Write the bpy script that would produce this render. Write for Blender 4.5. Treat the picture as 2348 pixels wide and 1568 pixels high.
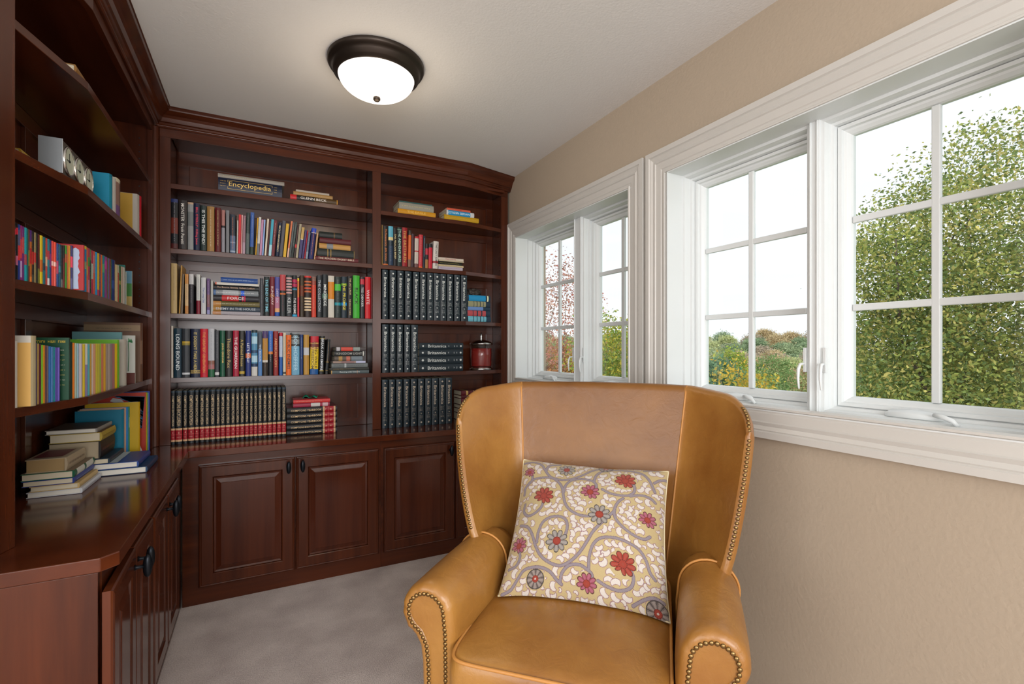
import bpy, bmesh, math, random
import numpy as np
from mathutils import Vector, Matrix
for _o in list(bpy.data.objects): bpy.data.objects.remove(_o)
random.seed(7)
SC = bpy.context.scene
COL = SC.collection

# ------------------------------------------------ camera
cam = bpy.data.objects.new('camera', bpy.data.cameras.new('camera')); COL.objects.link(cam)
cam.location = (0, 0, 1.2)
YAW = math.atan(577/1110)
cam.rotation_euler = (math.pi/2, 0, -YAW)
cam.data.sensor_width = 36; cam.data.sensor_fit = 'HORIZONTAL'
cam.data.lens = 36*1110/2348
cam.data.shift_y = 13/2348
cam.data.clip_start = 0.02; cam.data.clip_end = 600
SC.camera = cam
# ------------------------------------------------ colour management
SC.view_settings.view_transform = 'Standard'; SC.view_settings.look = 'None'
SC.view_settings.gamma = 1; SC.view_settings.use_curve_mapping = False
SC.view_settings.exposure = 0.0
# ------------------------------------------------ world: bright overcast sky
W = bpy.data.worlds.new('overcast_sky'); SC.world = W; W.use_nodes = True
nt = W.node_tree; nt.nodes.clear()
wo = nt.nodes.new('ShaderNodeOutputWorld'); bg = nt.nodes.new('ShaderNodeBackground')
tc = nt.nodes.new('ShaderNodeTexCoord'); mp = nt.nodes.new('ShaderNodeMapping'); mp.inputs['Scale'].default_value = (1.2, 1.2, 7)
nz = nt.nodes.new('ShaderNodeTexNoise'); nz.inputs['Scale'].default_value = 1.6; nz.inputs['Detail'].default_value = 4
cr = nt.nodes.new('ShaderNodeValToRGB')
cr.color_ramp.elements[0].position = .38; cr.color_ramp.elements[0].color = (.86, .89, .95, 1)
cr.color_ramp.elements[1].position = .62; cr.color_ramp.elements[1].color = (.97, .97, .98, 1)
nt.links.new(tc.outputs['Generated'], mp.inputs['Vector']); nt.links.new(mp.outputs[0], nz.inputs['Vector'])
nt.links.new(nz.outputs[0], cr.inputs[0]); nt.links.new(cr.outputs[0], bg.inputs['Color']); nt.links.new(bg.outputs[0], wo.inputs[0])
bg.inputs['Strength'].default_value = 1.27
# ------------------------------------------------ lights
def area(name, loc, rot, sx, sy, power, colour, portal=False):
    l = bpy.data.lights.new(name, 'AREA'); l.shape = 'RECTANGLE'; l.size = sx; l.size_y = sy; l.energy = power; l.color = colour
    o = bpy.data.objects.new(name, l); COL.objects.link(o); o.location = loc; o.rotation_euler = rot
    if portal: l.cycles.is_portal = True
    return o
R = math.radians
area('fill_rear', (-.6, -2.9, 1.45), (R(90), 0, 0), 2.6, 1.7, 138, (.97, .98, 1))  # added fill light behind the camera, no window in this wall
area('fill_side', (-3.1, -.9, 1.5), (R(90), 0, R(-90)), 2.4, 1.6, 62, (.97, .98, 1))  # added fill light from the unseen left side, wall is solid here
area('fill_near', (1.50, -1.3, 1.45), (R(90), 0, R(90)), 1.6, 1.1, 30, (.93, .97, 1))  # extra fill on the right wall behind the camera, no opening there
sun = bpy.data.objects.new('veiled_sun', bpy.data.lights.new('veiled_sun', 'SUN')); COL.objects.link(sun); sun.data.energy = 3.2; sun.data.angle = R(40); sun.data.color = (1, .97, .9)
sun.rotation_euler = (R(38), R(-40), 0)      # added to brighten the trees only, from high behind the house
area('window_opening_near', (1.70, .94, 1.46), (R(90), 0, R(90)), 1.15, .98, 1, (1, 1, 1), True)
area('window_opening_far', (1.70, 2.28, 1.46), (R(90), 0, R(90)), 1.17, .98, 1, (1, 1, 1), True)
# ================================================ helpers
def lin(h):
    r = []
    for i in (0, 2, 4):
        c = int(h[i:i+2], 16)/255
        r.append(c/12.92 if c <= .04045 else ((c+.055)/1.055)**2.4)
    return (r[0], r[1], r[2], 1)
def tag(o, label=None, cat=None, group=None, kind=None):
    if label: o['label'] = label
    if cat: o['category'] = cat
    if group: o['group'] = group
    if kind: o['kind'] = kind
    return o
class MB:
    def __init__(s): s.v = []; s.f = []; s.m = []; s.c = []; s.sm = []
    def add(s, vs, fs, m=0, c=None, sm=False):
        b = len(s.v); s.v += [tuple(p) for p in vs]
        for f in fs: s.f.append([b+i for i in f]); s.m.append(m); s.c.append(c or (1, 1, 1, 1)); s.sm.append(sm)
    def box(s, x0, x1, y0, y1, z0, z1, m=0, c=None):
        vs = [(x0,y0,z0),(x1,y0,z0),(x1,y1,z0),(x0,y1,z0),(x0,y0,z1),(x1,y0,z1),(x1,y1,z1),(x0,y1,z1)]
        s.add(vs, [(0,3,2,1),(4,5,6,7),(0,1,5,4),(1,2,6,5),(2,3,7,6),(3,0,4,7)], m, c)
    def prism(s, poly, z0, z1, m=0, c=None):      # poly counter-clockwise in xy
        n = len(poly); vs = [(x, y, z0) for x, y in poly]+[(x, y, z1) for x, y in poly]
        s.add(vs, [tuple(range(n-1, -1, -1)), tuple(range(n, 2*n))]+[(i, (i+1) % n, n+(i+1) % n, n+i) for i in range(n)], m, c)
    def rings(s, rs, m=0, c=None, close=True, cap0=False, cap1=False, sm=False, flip=False):
        n = len(rs[0]); vs = [p for r in rs for p in r]; fs = []
        for k in range(len(rs)-1):
            for i in range(n if close else n-1):
                j = (i+1) % n; q = (k*n+i, k*n+j, (k+1)*n+j, (k+1)*n+i)
                fs.append(q[::-1] if flip else q)
        if cap0: fs.append(tuple(range(n-1, -1, -1)) if not flip else tuple(range(n)))
        if cap1: fs.append(tuple((len(rs)-1)*n+i for i in (range(n) if not flip else range(n-1, -1, -1))))
        s.add(vs, fs, m, c, sm)
    def tube(s, path, r, n=8, m=0, c=None, closed=False, cap=True):
        P = [Vector(p) for p in path]; rs = []; L = len(P); up = None
        for i, p in enumerate(P):
            a = P[(i-1) % L] if (closed or i) else p; b = P[(i+1) % L] if (closed or i < L-1) else p
            t = (b-a).normalized()
            if up is None: up = t.orthogonal().normalized()
            up = (up-t*up.dot(t)).normalized(); sd = t.cross(up)
            rr = r[i] if isinstance(r, (list, tuple)) else r
            rs.append([tuple(p+(up*math.cos(2*math.pi*k/n)+sd*math.sin(2*math.pi*k/n))*rr) for k in range(n)])
        if closed: rs.append(rs[0])
        s.rings(rs, m, c, cap0=cap and not closed, cap1=cap and not closed, sm=True)
    def lathe(s, prof, cx, cy, n=32, m=0, c=None, cap0=False, cap1=False):     # prof (r,z)
        rs = [[(cx+r*math.cos(2*math.pi*k/n), cy+r*math.sin(2*math.pi*k/n), z) for k in range(n)] for r, z in prof]
        s.rings(rs, m, c, cap0=cap0, cap1=cap1, sm=True)
    def mesh(s, name, mats):
        me = bpy.data.meshes.new(name); me.from_pydata(s.v, [], s.f)
        for m in mats: me.materials.append(m)
        me.polygons.foreach_set('material_index', s.m); me.polygons.foreach_set('use_smooth', s.sm)
        if any(c != (1, 1, 1, 1) for c in s.c):
            at = me.color_attributes.new('Col', 'FLOAT_COLOR', 'CORNER')
            buf = np.empty((len(me.loops), 4), np.float32); k = 0
            for f, c in zip(s.f, s.c): buf[k:k+len(f)] = c; k += len(f)
            at.data.foreach_set('color', buf.ravel())
        me.update(); return me
    def build(s, name, mats, parent=None, loc=None, bevel=0, rotz=0):
        if not isinstance(mats, (list, tuple)): mats = [mats]
        o = bpy.data.objects.new(name, s.mesh(name, mats)); COL.objects.link(o)
        if parent: o.parent = parent
        if loc: o.location = loc
        if rotz: o.rotation_euler.z = rotz
        if bevel:
            b = o.modifiers.new('bevel', 'BEVEL'); b.width = bevel; b.segments = 2; b.limit_method = 'ANGLE'; b.angle_limit = R(40)
        return o
def empty(name, loc=(0, 0, 0), rz=0, parent=None):
    o = bpy.data.objects.new(name, None); COL.objects.link(o); o.location = loc; o.rotation_euler.z = rz; o.empty_display_size = .05
    if parent: o.parent = parent
    return o
def fix_normals(o):
    bm = bmesh.new(); bm.from_mesh(o.data); bmesh.ops.recalc_face_normals(bm, faces=bm.faces); bm.to_mesh(o.data); bm.free(); return o
# ================================================ materials
def mat(name, col=(.5, .5, .5, 1), rough=.5, metal=0, spec=.5, coat=0, attr=False, sheen=0):
    m = bpy.data.materials.new(name); m.use_nodes = True; b = m.node_tree.nodes['Principled BSDF']
    b.inputs['Base Color'].default_value = col; b.inputs['Roughness'].default_value = rough; b.inputs['Metallic'].default_value = metal
    b.inputs['Specular IOR Level'].default_value = spec; b.inputs['Coat Weight'].default_value = coat; b.inputs['Coat Roughness'].default_value = .15
    b.inputs['Sheen Weight'].default_value = sheen
    if attr:
        a = m.node_tree.nodes.new('ShaderNodeAttribute'); a.attribute_name = 'Col'; m.node_tree.links.new(a.outputs['Color'], b.inputs['Base Color'])
    return m
def nodes(m): return m.node_tree, m.node_tree.nodes['Principled BSDF']
def noise_bump(m, scale, strength, dist=.002, detail=3, coord='Object', vec=None):
    t, b = nodes(m); tc = t.nodes.new('ShaderNodeTexCoord'); n = t.nodes.new('ShaderNodeTexNoise'); n.inputs['Scale'].default_value = scale; n.inputs['Detail'].default_value = detail
    bp = t.nodes.new('ShaderNodeBump'); bp.inputs['Strength'].default_value = strength; bp.inputs['Distance'].default_value = dist
    t.links.new(tc.outputs[coord], n.inputs['Vector']); t.links.new(n.outputs[0], bp.inputs['Height']); t.links.new(bp.outputs[0], b.inputs['Normal'])
    return n
def wood(name, stretch, c1='35160b', c2='552712', rough=.21):
    m = mat(name, rough=rough, spec=.42, coat=.08); t, b = nodes(m)
    tc = t.nodes.new('ShaderNodeTexCoord'); mp = t.nodes.new('ShaderNodeMapping'); mp.inputs['Scale'].default_value = stretch
    n = t.nodes.new('ShaderNodeTexNoise'); n.inputs['Scale'].default_value = 14; n.inputs['Detail'].default_value = 7; n.inputs['Roughness'].default_value = .6
    n2 = t.nodes.new('ShaderNodeTexNoise'); n2.inputs['Scale'].default_value = 2.2; n2.inputs['Detail'].default_value = 2
    r = t.nodes.new('ShaderNodeValToRGB'); r.color_ramp.elements[0].color = lin(c1); r.color_ramp.elements[0].position = .36
    r.color_ramp.elements[1].color = lin(c2); r.color_ramp.elements[1].position = .66
    mx = t.nodes.new('ShaderNodeMix'); mx.data_type = 'FLOAT'; mx.inputs[0].default_value = .4
    t.links.new(tc.outputs['Object'], mp.inputs['Vector']); t.links.new(mp.outputs[0], n.inputs['Vector']); t.links.new(mp.outputs[0], n2.inputs['Vector'])
    t.links.new(n.outputs[0], mx.inputs[2]); t.links.new(n2.outputs[0], mx.inputs[3]); t.links.new(mx.outputs[0], r.inputs[0]); t.links.new(r.outputs[0], b.inputs['Base Color'])
    return m
WX = wood('cherry_wood_along_x', (.12, 1.6, 1.6)); WY = wood('cherry_wood_along_y', (1.6, .12, 1.6)); WZ = wood('cherry_wood_upright', (1.6, 1.6, .1))
WTOP = wood('cherry_worktop', (.5, .5, 1), '3d1a0d', '5a2a15', .14)
WPAN = wood('cherry_panel', (1.8, 1.8, .08), '38170d', '522615', .15)
M_wall = mat('beige_wall_paint', lin('afa08d'), .75, spec=.25); noise_bump(M_wall, 90, .35, .003, 4)
M_ceil = mat('white_ceiling_paint', lin('e6e6e4'), .85, spec=.2); noise_bump(M_ceil, 130, .3, .003, 4)
M_white = mat('white_trim_paint', lin('c8c5bf'), .32, spec=.5)
M_vinyl = mat('white_window_vinyl', lin('dadede'), .35)
M_bronze = mat('oil_rubbed_bronze', lin('3a322c'), .38, metal=.75)
M_black = mat('dark_handle_metal', lin('20242a'), .35, metal=.7)
M_brass = mat('antique_brass_nail', lin('8a7048'), .3, metal=.95)
M_chrome = mat('polished_silver', lin('d0d0ce'), .18, metal=1)
M_page = mat('book_pages', lin('cfc4ac'), .8, spec=.2)
M_pagew = mat('white_book_pages', lin('dad6cc'), .8, spec=.2)
M_cover = mat('printed_book_cover', rough=.42, attr=True, spec=.32)
M_text = mat('spine_lettering', rough=.5, attr=True)
M_leaf = mat('foliage', rough=.6, attr=True, spec=.2)
def _tr():
    t, b = nodes(M_leaf); a = [n for n in t.nodes if n.type == 'ATTRIBUTE'][0]; tl = t.nodes.new('ShaderNodeBsdfTranslucent'); mx = t.nodes.new('ShaderNodeMixShader'); mx.inputs[0].default_value = .42
    o = [n for n in t.nodes if n.type == 'OUTPUT_MATERIAL'][0]; t.links.new(a.outputs['Color'], tl.inputs[0]); t.links.new(b.outputs[0], mx.inputs[1]); t.links.new(tl.outputs[0], mx.inputs[2]); t.links.new(mx.outputs[0], o.inputs[0])
_tr()
M_bark = mat('bark', lin('5a5048'), .9)
M_grass = mat('meadow_grass', lin('6d7a4c'), .95)
def carpet():
    m = mat('carpet_pile', rough=1, spec=.05, sheen=.3); t, b = nodes(m)
    tc = t.nodes.new('ShaderNodeTexCoord'); n = t.nodes.new('ShaderNodeTexNoise'); n.inputs['Scale'].default_value = 5; n.inputs['Detail'].default_value = 5
    n2 = t.nodes.new('ShaderNodeTexNoise'); n2.inputs['Scale'].default_value = 230; n2.inputs['Detail'].default_value = 3
    mx = t.nodes.new('ShaderNodeMix'); mx.data_type = 'FLOAT'; mx.inputs[0].default_value = .5
    r = t.nodes.new('ShaderNodeValToRGB'); r.color_ramp.elements[0].color = lin('a4958f'); r.color_ramp.elements[0].position = .36; r.color_ramp.elements[1].color = lin('d6c9c2'); r.color_ramp.elements[1].position = .62
    bp = t.nodes.new('ShaderNodeBump'); bp.inputs['Strength'].default_value = .8; bp.inputs['Distance'].default_value = .006
    for k in (n, n2): t.links.new(tc.outputs['Object'], k.inputs['Vector'])
    t.links.new(n.outputs[0], mx.inputs[2]); t.links.new(n2.outputs[0], mx.inputs[3]); t.links.new(mx.outputs[0], r.inputs[0]); t.links.new(r.outputs[0], b.inputs['Base Color'])
    t.links.new(n2.outputs[0], bp.inputs['Height']); t.links.new(bp.outputs[0], b.inputs['Normal']); return m
M_carpet = carpet()
def leather(nm='caramel_leather', ca='84531f', cb='ab7b3a'):
    m = mat(nm, rough=.36, spec=.5, coat=.22); t, b = nodes(m); b.inputs['Coat Roughness'].default_value = .25
    tc = t.nodes.new('ShaderNodeTexCoord'); n = t.nodes.new('ShaderNodeTexNoise'); n.inputs['Scale'].default_value = 3.2; n.inputs['Detail'].default_value = 6; n.inputs['Roughness'].default_value = .55
    r = t.nodes.new('ShaderNodeValToRGB'); r.color_ramp.elements[0].color = lin(ca); r.color_ramp.elements[0].position = .3; r.color_ramp.elements[1].color = lin(cb); r.color_ramp.elements[1].position = .68
    v = t.nodes.new('ShaderNodeTexVoronoi'); v.inputs['Scale'].default_value = 190; v.feature = 'DISTANCE_TO_EDGE'
    n3 = t.nodes.new('ShaderNodeTexNoise'); n3.inputs['Scale'].default_value = 22; n3.inputs['Detail'].default_value = 8; n3.inputs['Distortion'].default_value = 1.5
    bp = t.nodes.new('ShaderNodeBump'); bp.inputs['Strength'].default_value = .12; bp.inputs['Distance'].default_value = .0012
    bp2 = t.nodes.new('ShaderNodeBump'); bp2.inputs['Strength'].default_value = .4; bp2.inputs['Distance'].default_value = .004
    for k in (n, v, n3): t.links.new(tc.outputs['Object'], k.inputs['Vector'])
    t.links.new(n.outputs[0], r.inputs[0]); t.links.new(r.outputs[0], b.inputs['Base Color'])
    t.links.new(v.outputs[0], bp.inputs['Height']); t.links.new(n3.outputs[0], bp2.inputs['Height']); t.links.new(bp.outputs[0], bp2.inputs['Normal']); t.links.new(bp2.outputs[0], b.inputs['Normal'])
    return m
M_leather = leather(); M_leather2 = leather('caramel_leather_brown', '6c4216', '8c5d26'); nodes(M_leather2)[1].inputs['Coat Weight'].default_value = .12  # second leather: browner tone for the middle of the back
M_welt = mat('leather_welt', lin('b9803f'), .42)
def glass_pane():
    m = bpy.data.materials.new('window_glass'); m.use_nodes = True; t = m.node_tree; t.nodes.clear()
    o = t.nodes.new('ShaderNodeOutputMaterial'); tr = t.nodes.new('ShaderNodeBsdfTransparent'); tr.inputs[0].default_value = (.97, .985, .98, 1); g = t.nodes.new('ShaderNodeBsdfGlossy'); g.inputs['Roughness'].default_value = .01
    f = t.nodes.new('ShaderNodeFresnel'); f.inputs[0].default_value = 1.45; mx = t.nodes.new('ShaderNodeMixShader')
    ge = t.nodes.new('ShaderNodeNewGeometry'); iv = t.nodes.new('ShaderNodeMath'); iv.operation = 'SUBTRACT'; iv.inputs[0].default_value = 1; mu = t.nodes.new('ShaderNodeMath'); mu.operation = 'MULTIPLY'; mu.use_clamp = True
    t.links.new(ge.outputs['Backfacing'], iv.inputs[1]); t.links.new(iv.outputs[0], mu.inputs[0]); t.links.new(f.outputs[0], mu.inputs[1]); t.links.new(mu.outputs[0], mx.inputs[0]); t.links.new(tr.outputs[0], mx.inputs[1]); t.links.new(g.outputs[0], mx.inputs[2]); t.links.new(mx.outputs[0], o.inputs[0]); return m
M_glass = glass_pane()
# ================================================ room shell
CZ = 2.35; XW = 1.52
def wall_right():
    m = MB(); x0, x1 = XW, 1.74
    ys = [-3.0, .383, 1.494, 1.714, 2.845, 3.2]; z0, z1 = .99, 1.931
    for i in range(5):
        a, b = ys[i], ys[i+1]
        if i in (1, 3): m.box(x0, x1, a, b, 0, z0); m.box(x0, x1, a, b, z1, CZ)
        else: m.box(x0, x1, a, b, 0, CZ)
    return m.build('wall_right', M_wall)
tag(wall_right(), kind='structure')
def sbox(name, m, *a): 
    b = MB(); b.box(*a); return tag(b.build(name, m), kind='structure')
sbox('floor', M_carpet, -3.4, 1.74, -3.2, 3.3, -.1, 0)
sbox('ceiling', M_ceil, -3.4, 1.74, -3.2, 3.3, CZ, CZ+.1)
sbox('wall_back', M_wall, -.9, 1.52, 3.115, 3.25, 0, CZ)
sbox('wall_left', M_wall, -.9, -.718, 1.2, 3.115, 0, CZ)
sbox('wall_passage', M_wall, -3.3, -.9, 1.2, 1.32, 0, CZ)
sbox('wall_far_left', M_wall, -3.3, -3.18, -3.1, 1.2, 0, CZ)
sbox('wall_rear', M_wall, -3.3, 1.52, -3.12, -3.0, 0, CZ)
# ------------------------------------------------ windows
def rect_rings(mb, y0, y1, z0, z1, prof, cap=False, m=0):     # prof: (inset from the rectangle, x)
    rs = [[(x, y0+o, z0+o), (x, y1-o, z0+o), (x, y1-o, z1-o), (x, y0+o, z1-o)] for o, x in prof]
    mb.rings(rs, m)
def window(n, y0, y1, ml, mr, oy0, oy1):
    z0, z1 = .99, 1.931
    root = tag(empty('window_%d' % n, (XW, (y0+y1)/2, z0)), kind='structure'); T = Matrix.Translation((-XW, -(y0+y1)/2, -z0))
    def fin(mb, name, mt, par=root, bev=0):
        mb.v = [(p[0]-XW, p[1]-(y0+y1)/2, p[2]-z0) for p in mb.v]; o = mb.build(name, mt, par, bevel=bev); fix_normals(o); return o
    c = MB()      # moulded casing, picture frame
    pr = [(0, 1.52), (0, 1.494), (.020, 1.494), (.024, 1.499), (.028, 1.497), (.040, 1.503), (.048, 1.5), (.052, 1.4985), (.056, 1.503), (.082, 1.504), (.086, 1.507), (.094, 1.507), (.097, 1.502), (.103, 1.502), (.105, 1.512), (.107, 1.52)]
    k = (1-.02/.11)
    rect_rings(c, oy0, oy1, .897, 2.038, pr)
    fin(c, 'casing', M_white)
    j = MB(); e = .001
    rect_rings(j, y0+e, y1-e, z0+e, z1-e, [(0, 1.506), (-.004, 1.506), (-.004, 1.60), (0, 1.60)]); rect_rings(j, y0+e, y1-e, z0+e, z1-e, [(0, 1.506), (0, 1.60)])
    fin(j, 'jamb', M_vinyl)
    mu = MB(); mu.box(1.588, 1.70, ml, mr, z0, z1); mu.box(1.584, 1.59, ml+.004, ml+.009, z0, z1); mu.box(1.584, 1.59, mr-.009, mr-.004, z0, z1)
    fin(mu, 'mullion', M_vinyl, bev=.0015)
    for (a, b, side) in ((mr, y1, 1), (y0, ml, -1)):
        fr = MB()
        rect_rings(fr, a, b, z0, z1, [(0, 1.70), (0, 1.595), (.010, 1.597), (.013, 1.612), (.014, 1.625), (.022, 1.627), (.024, 1.648), (.030, 1.650)])
        fo = fin(fr, 'window_frame', M_vinyl)
        sa = MB()
        rect_rings(sa, a, b, z0, z1, [(.026, 1.69), (.026, 1.642), (.036, 1.644), (.038, 1.655), (.044, 1.658), (.052, 1.668), (.055, 1.676), (.055, 1.69)])
        so = fin(sa, 'sash', M_vinyl)
        mu = MB(); gy0, gy1, gz0, gz1 = a+.055, b-.055, z0+.055, z1-.055; yc = (gy0+gy1)/2
        mu.box(1.668, 1.684, yc-.0105, yc+.0105, gz0, gz1)
        for zz in (1.327, 1.606): mu.box(1.6685, 1.6835, gy0, gy1, zz-.0105, zz+.0105)
        mo = fin(mu, 'muntins', M_vinyl, so, .003); 
        g = MB(); g.box(1.675, 1.679, gy0-.004, gy1+.004, gz0-.004, gz1+.004); fin(g, 'glass_pane', M_glass, so)
        # crank operator on the sill
        yk = (a+b)/2+.03; ck = MB()
        rs = []
        for t, w, h in ((0, .012, .008), (.08, .02, .013), (.5, .022, .016), (.9, .02, .013), (1, .010, .008)):
            yy = yk+.07-.14*t
            rs.append([(1.597+.03-w*1.2, yy, z0+.012), (1.597+.03-w*1.2, yy, z0+.012+h), (1.632, yy, z0+.012+h*1.6), (1.632, yy, z0+.012)])
        ck.rings(rs, cap0=True, cap1=True, sm=True); co = fin(ck, 'crank_handle', M_vinyl, root, .003)
        ck = MB(); ck.tube([(1.596, yk-.055, z0+.03), (1.588, yk-.075, z0+.028), (1.585, yk-.098, z0+.02), (1.587, yk-.108, z0+.008)], [.006, .007, .0065, .005], 8)
        fin(ck, 'crank_lever', M_vinyl, root)
        # lock lever on the stile beside the mullion
        yl = (mr+.014) if side > 0 else (ml-.014)
        lk = MB(); lk.box(1.589, 1.597, yl-.005, yl+.005, 1.12, 1.20); lk.tube([(1.588, yl, 1.148), (1.570, yl+.002*side, 1.146), (1.563, yl+.004*side, 1.13), (1.561, yl+.004*side, 1.10), (1.566, yl+.004*side, 1.066)], [.004, .005, .0055, .0045, .003], 8)
        fin(lk, 'lock_lever', M_vinyl, root, .002)
    return root
window(1, .383, 1.494, .921, .956, .267, 1.610)
window(2, 1.714, 2.845, 2.215, 2.288, 1.63, 2.953)
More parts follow.
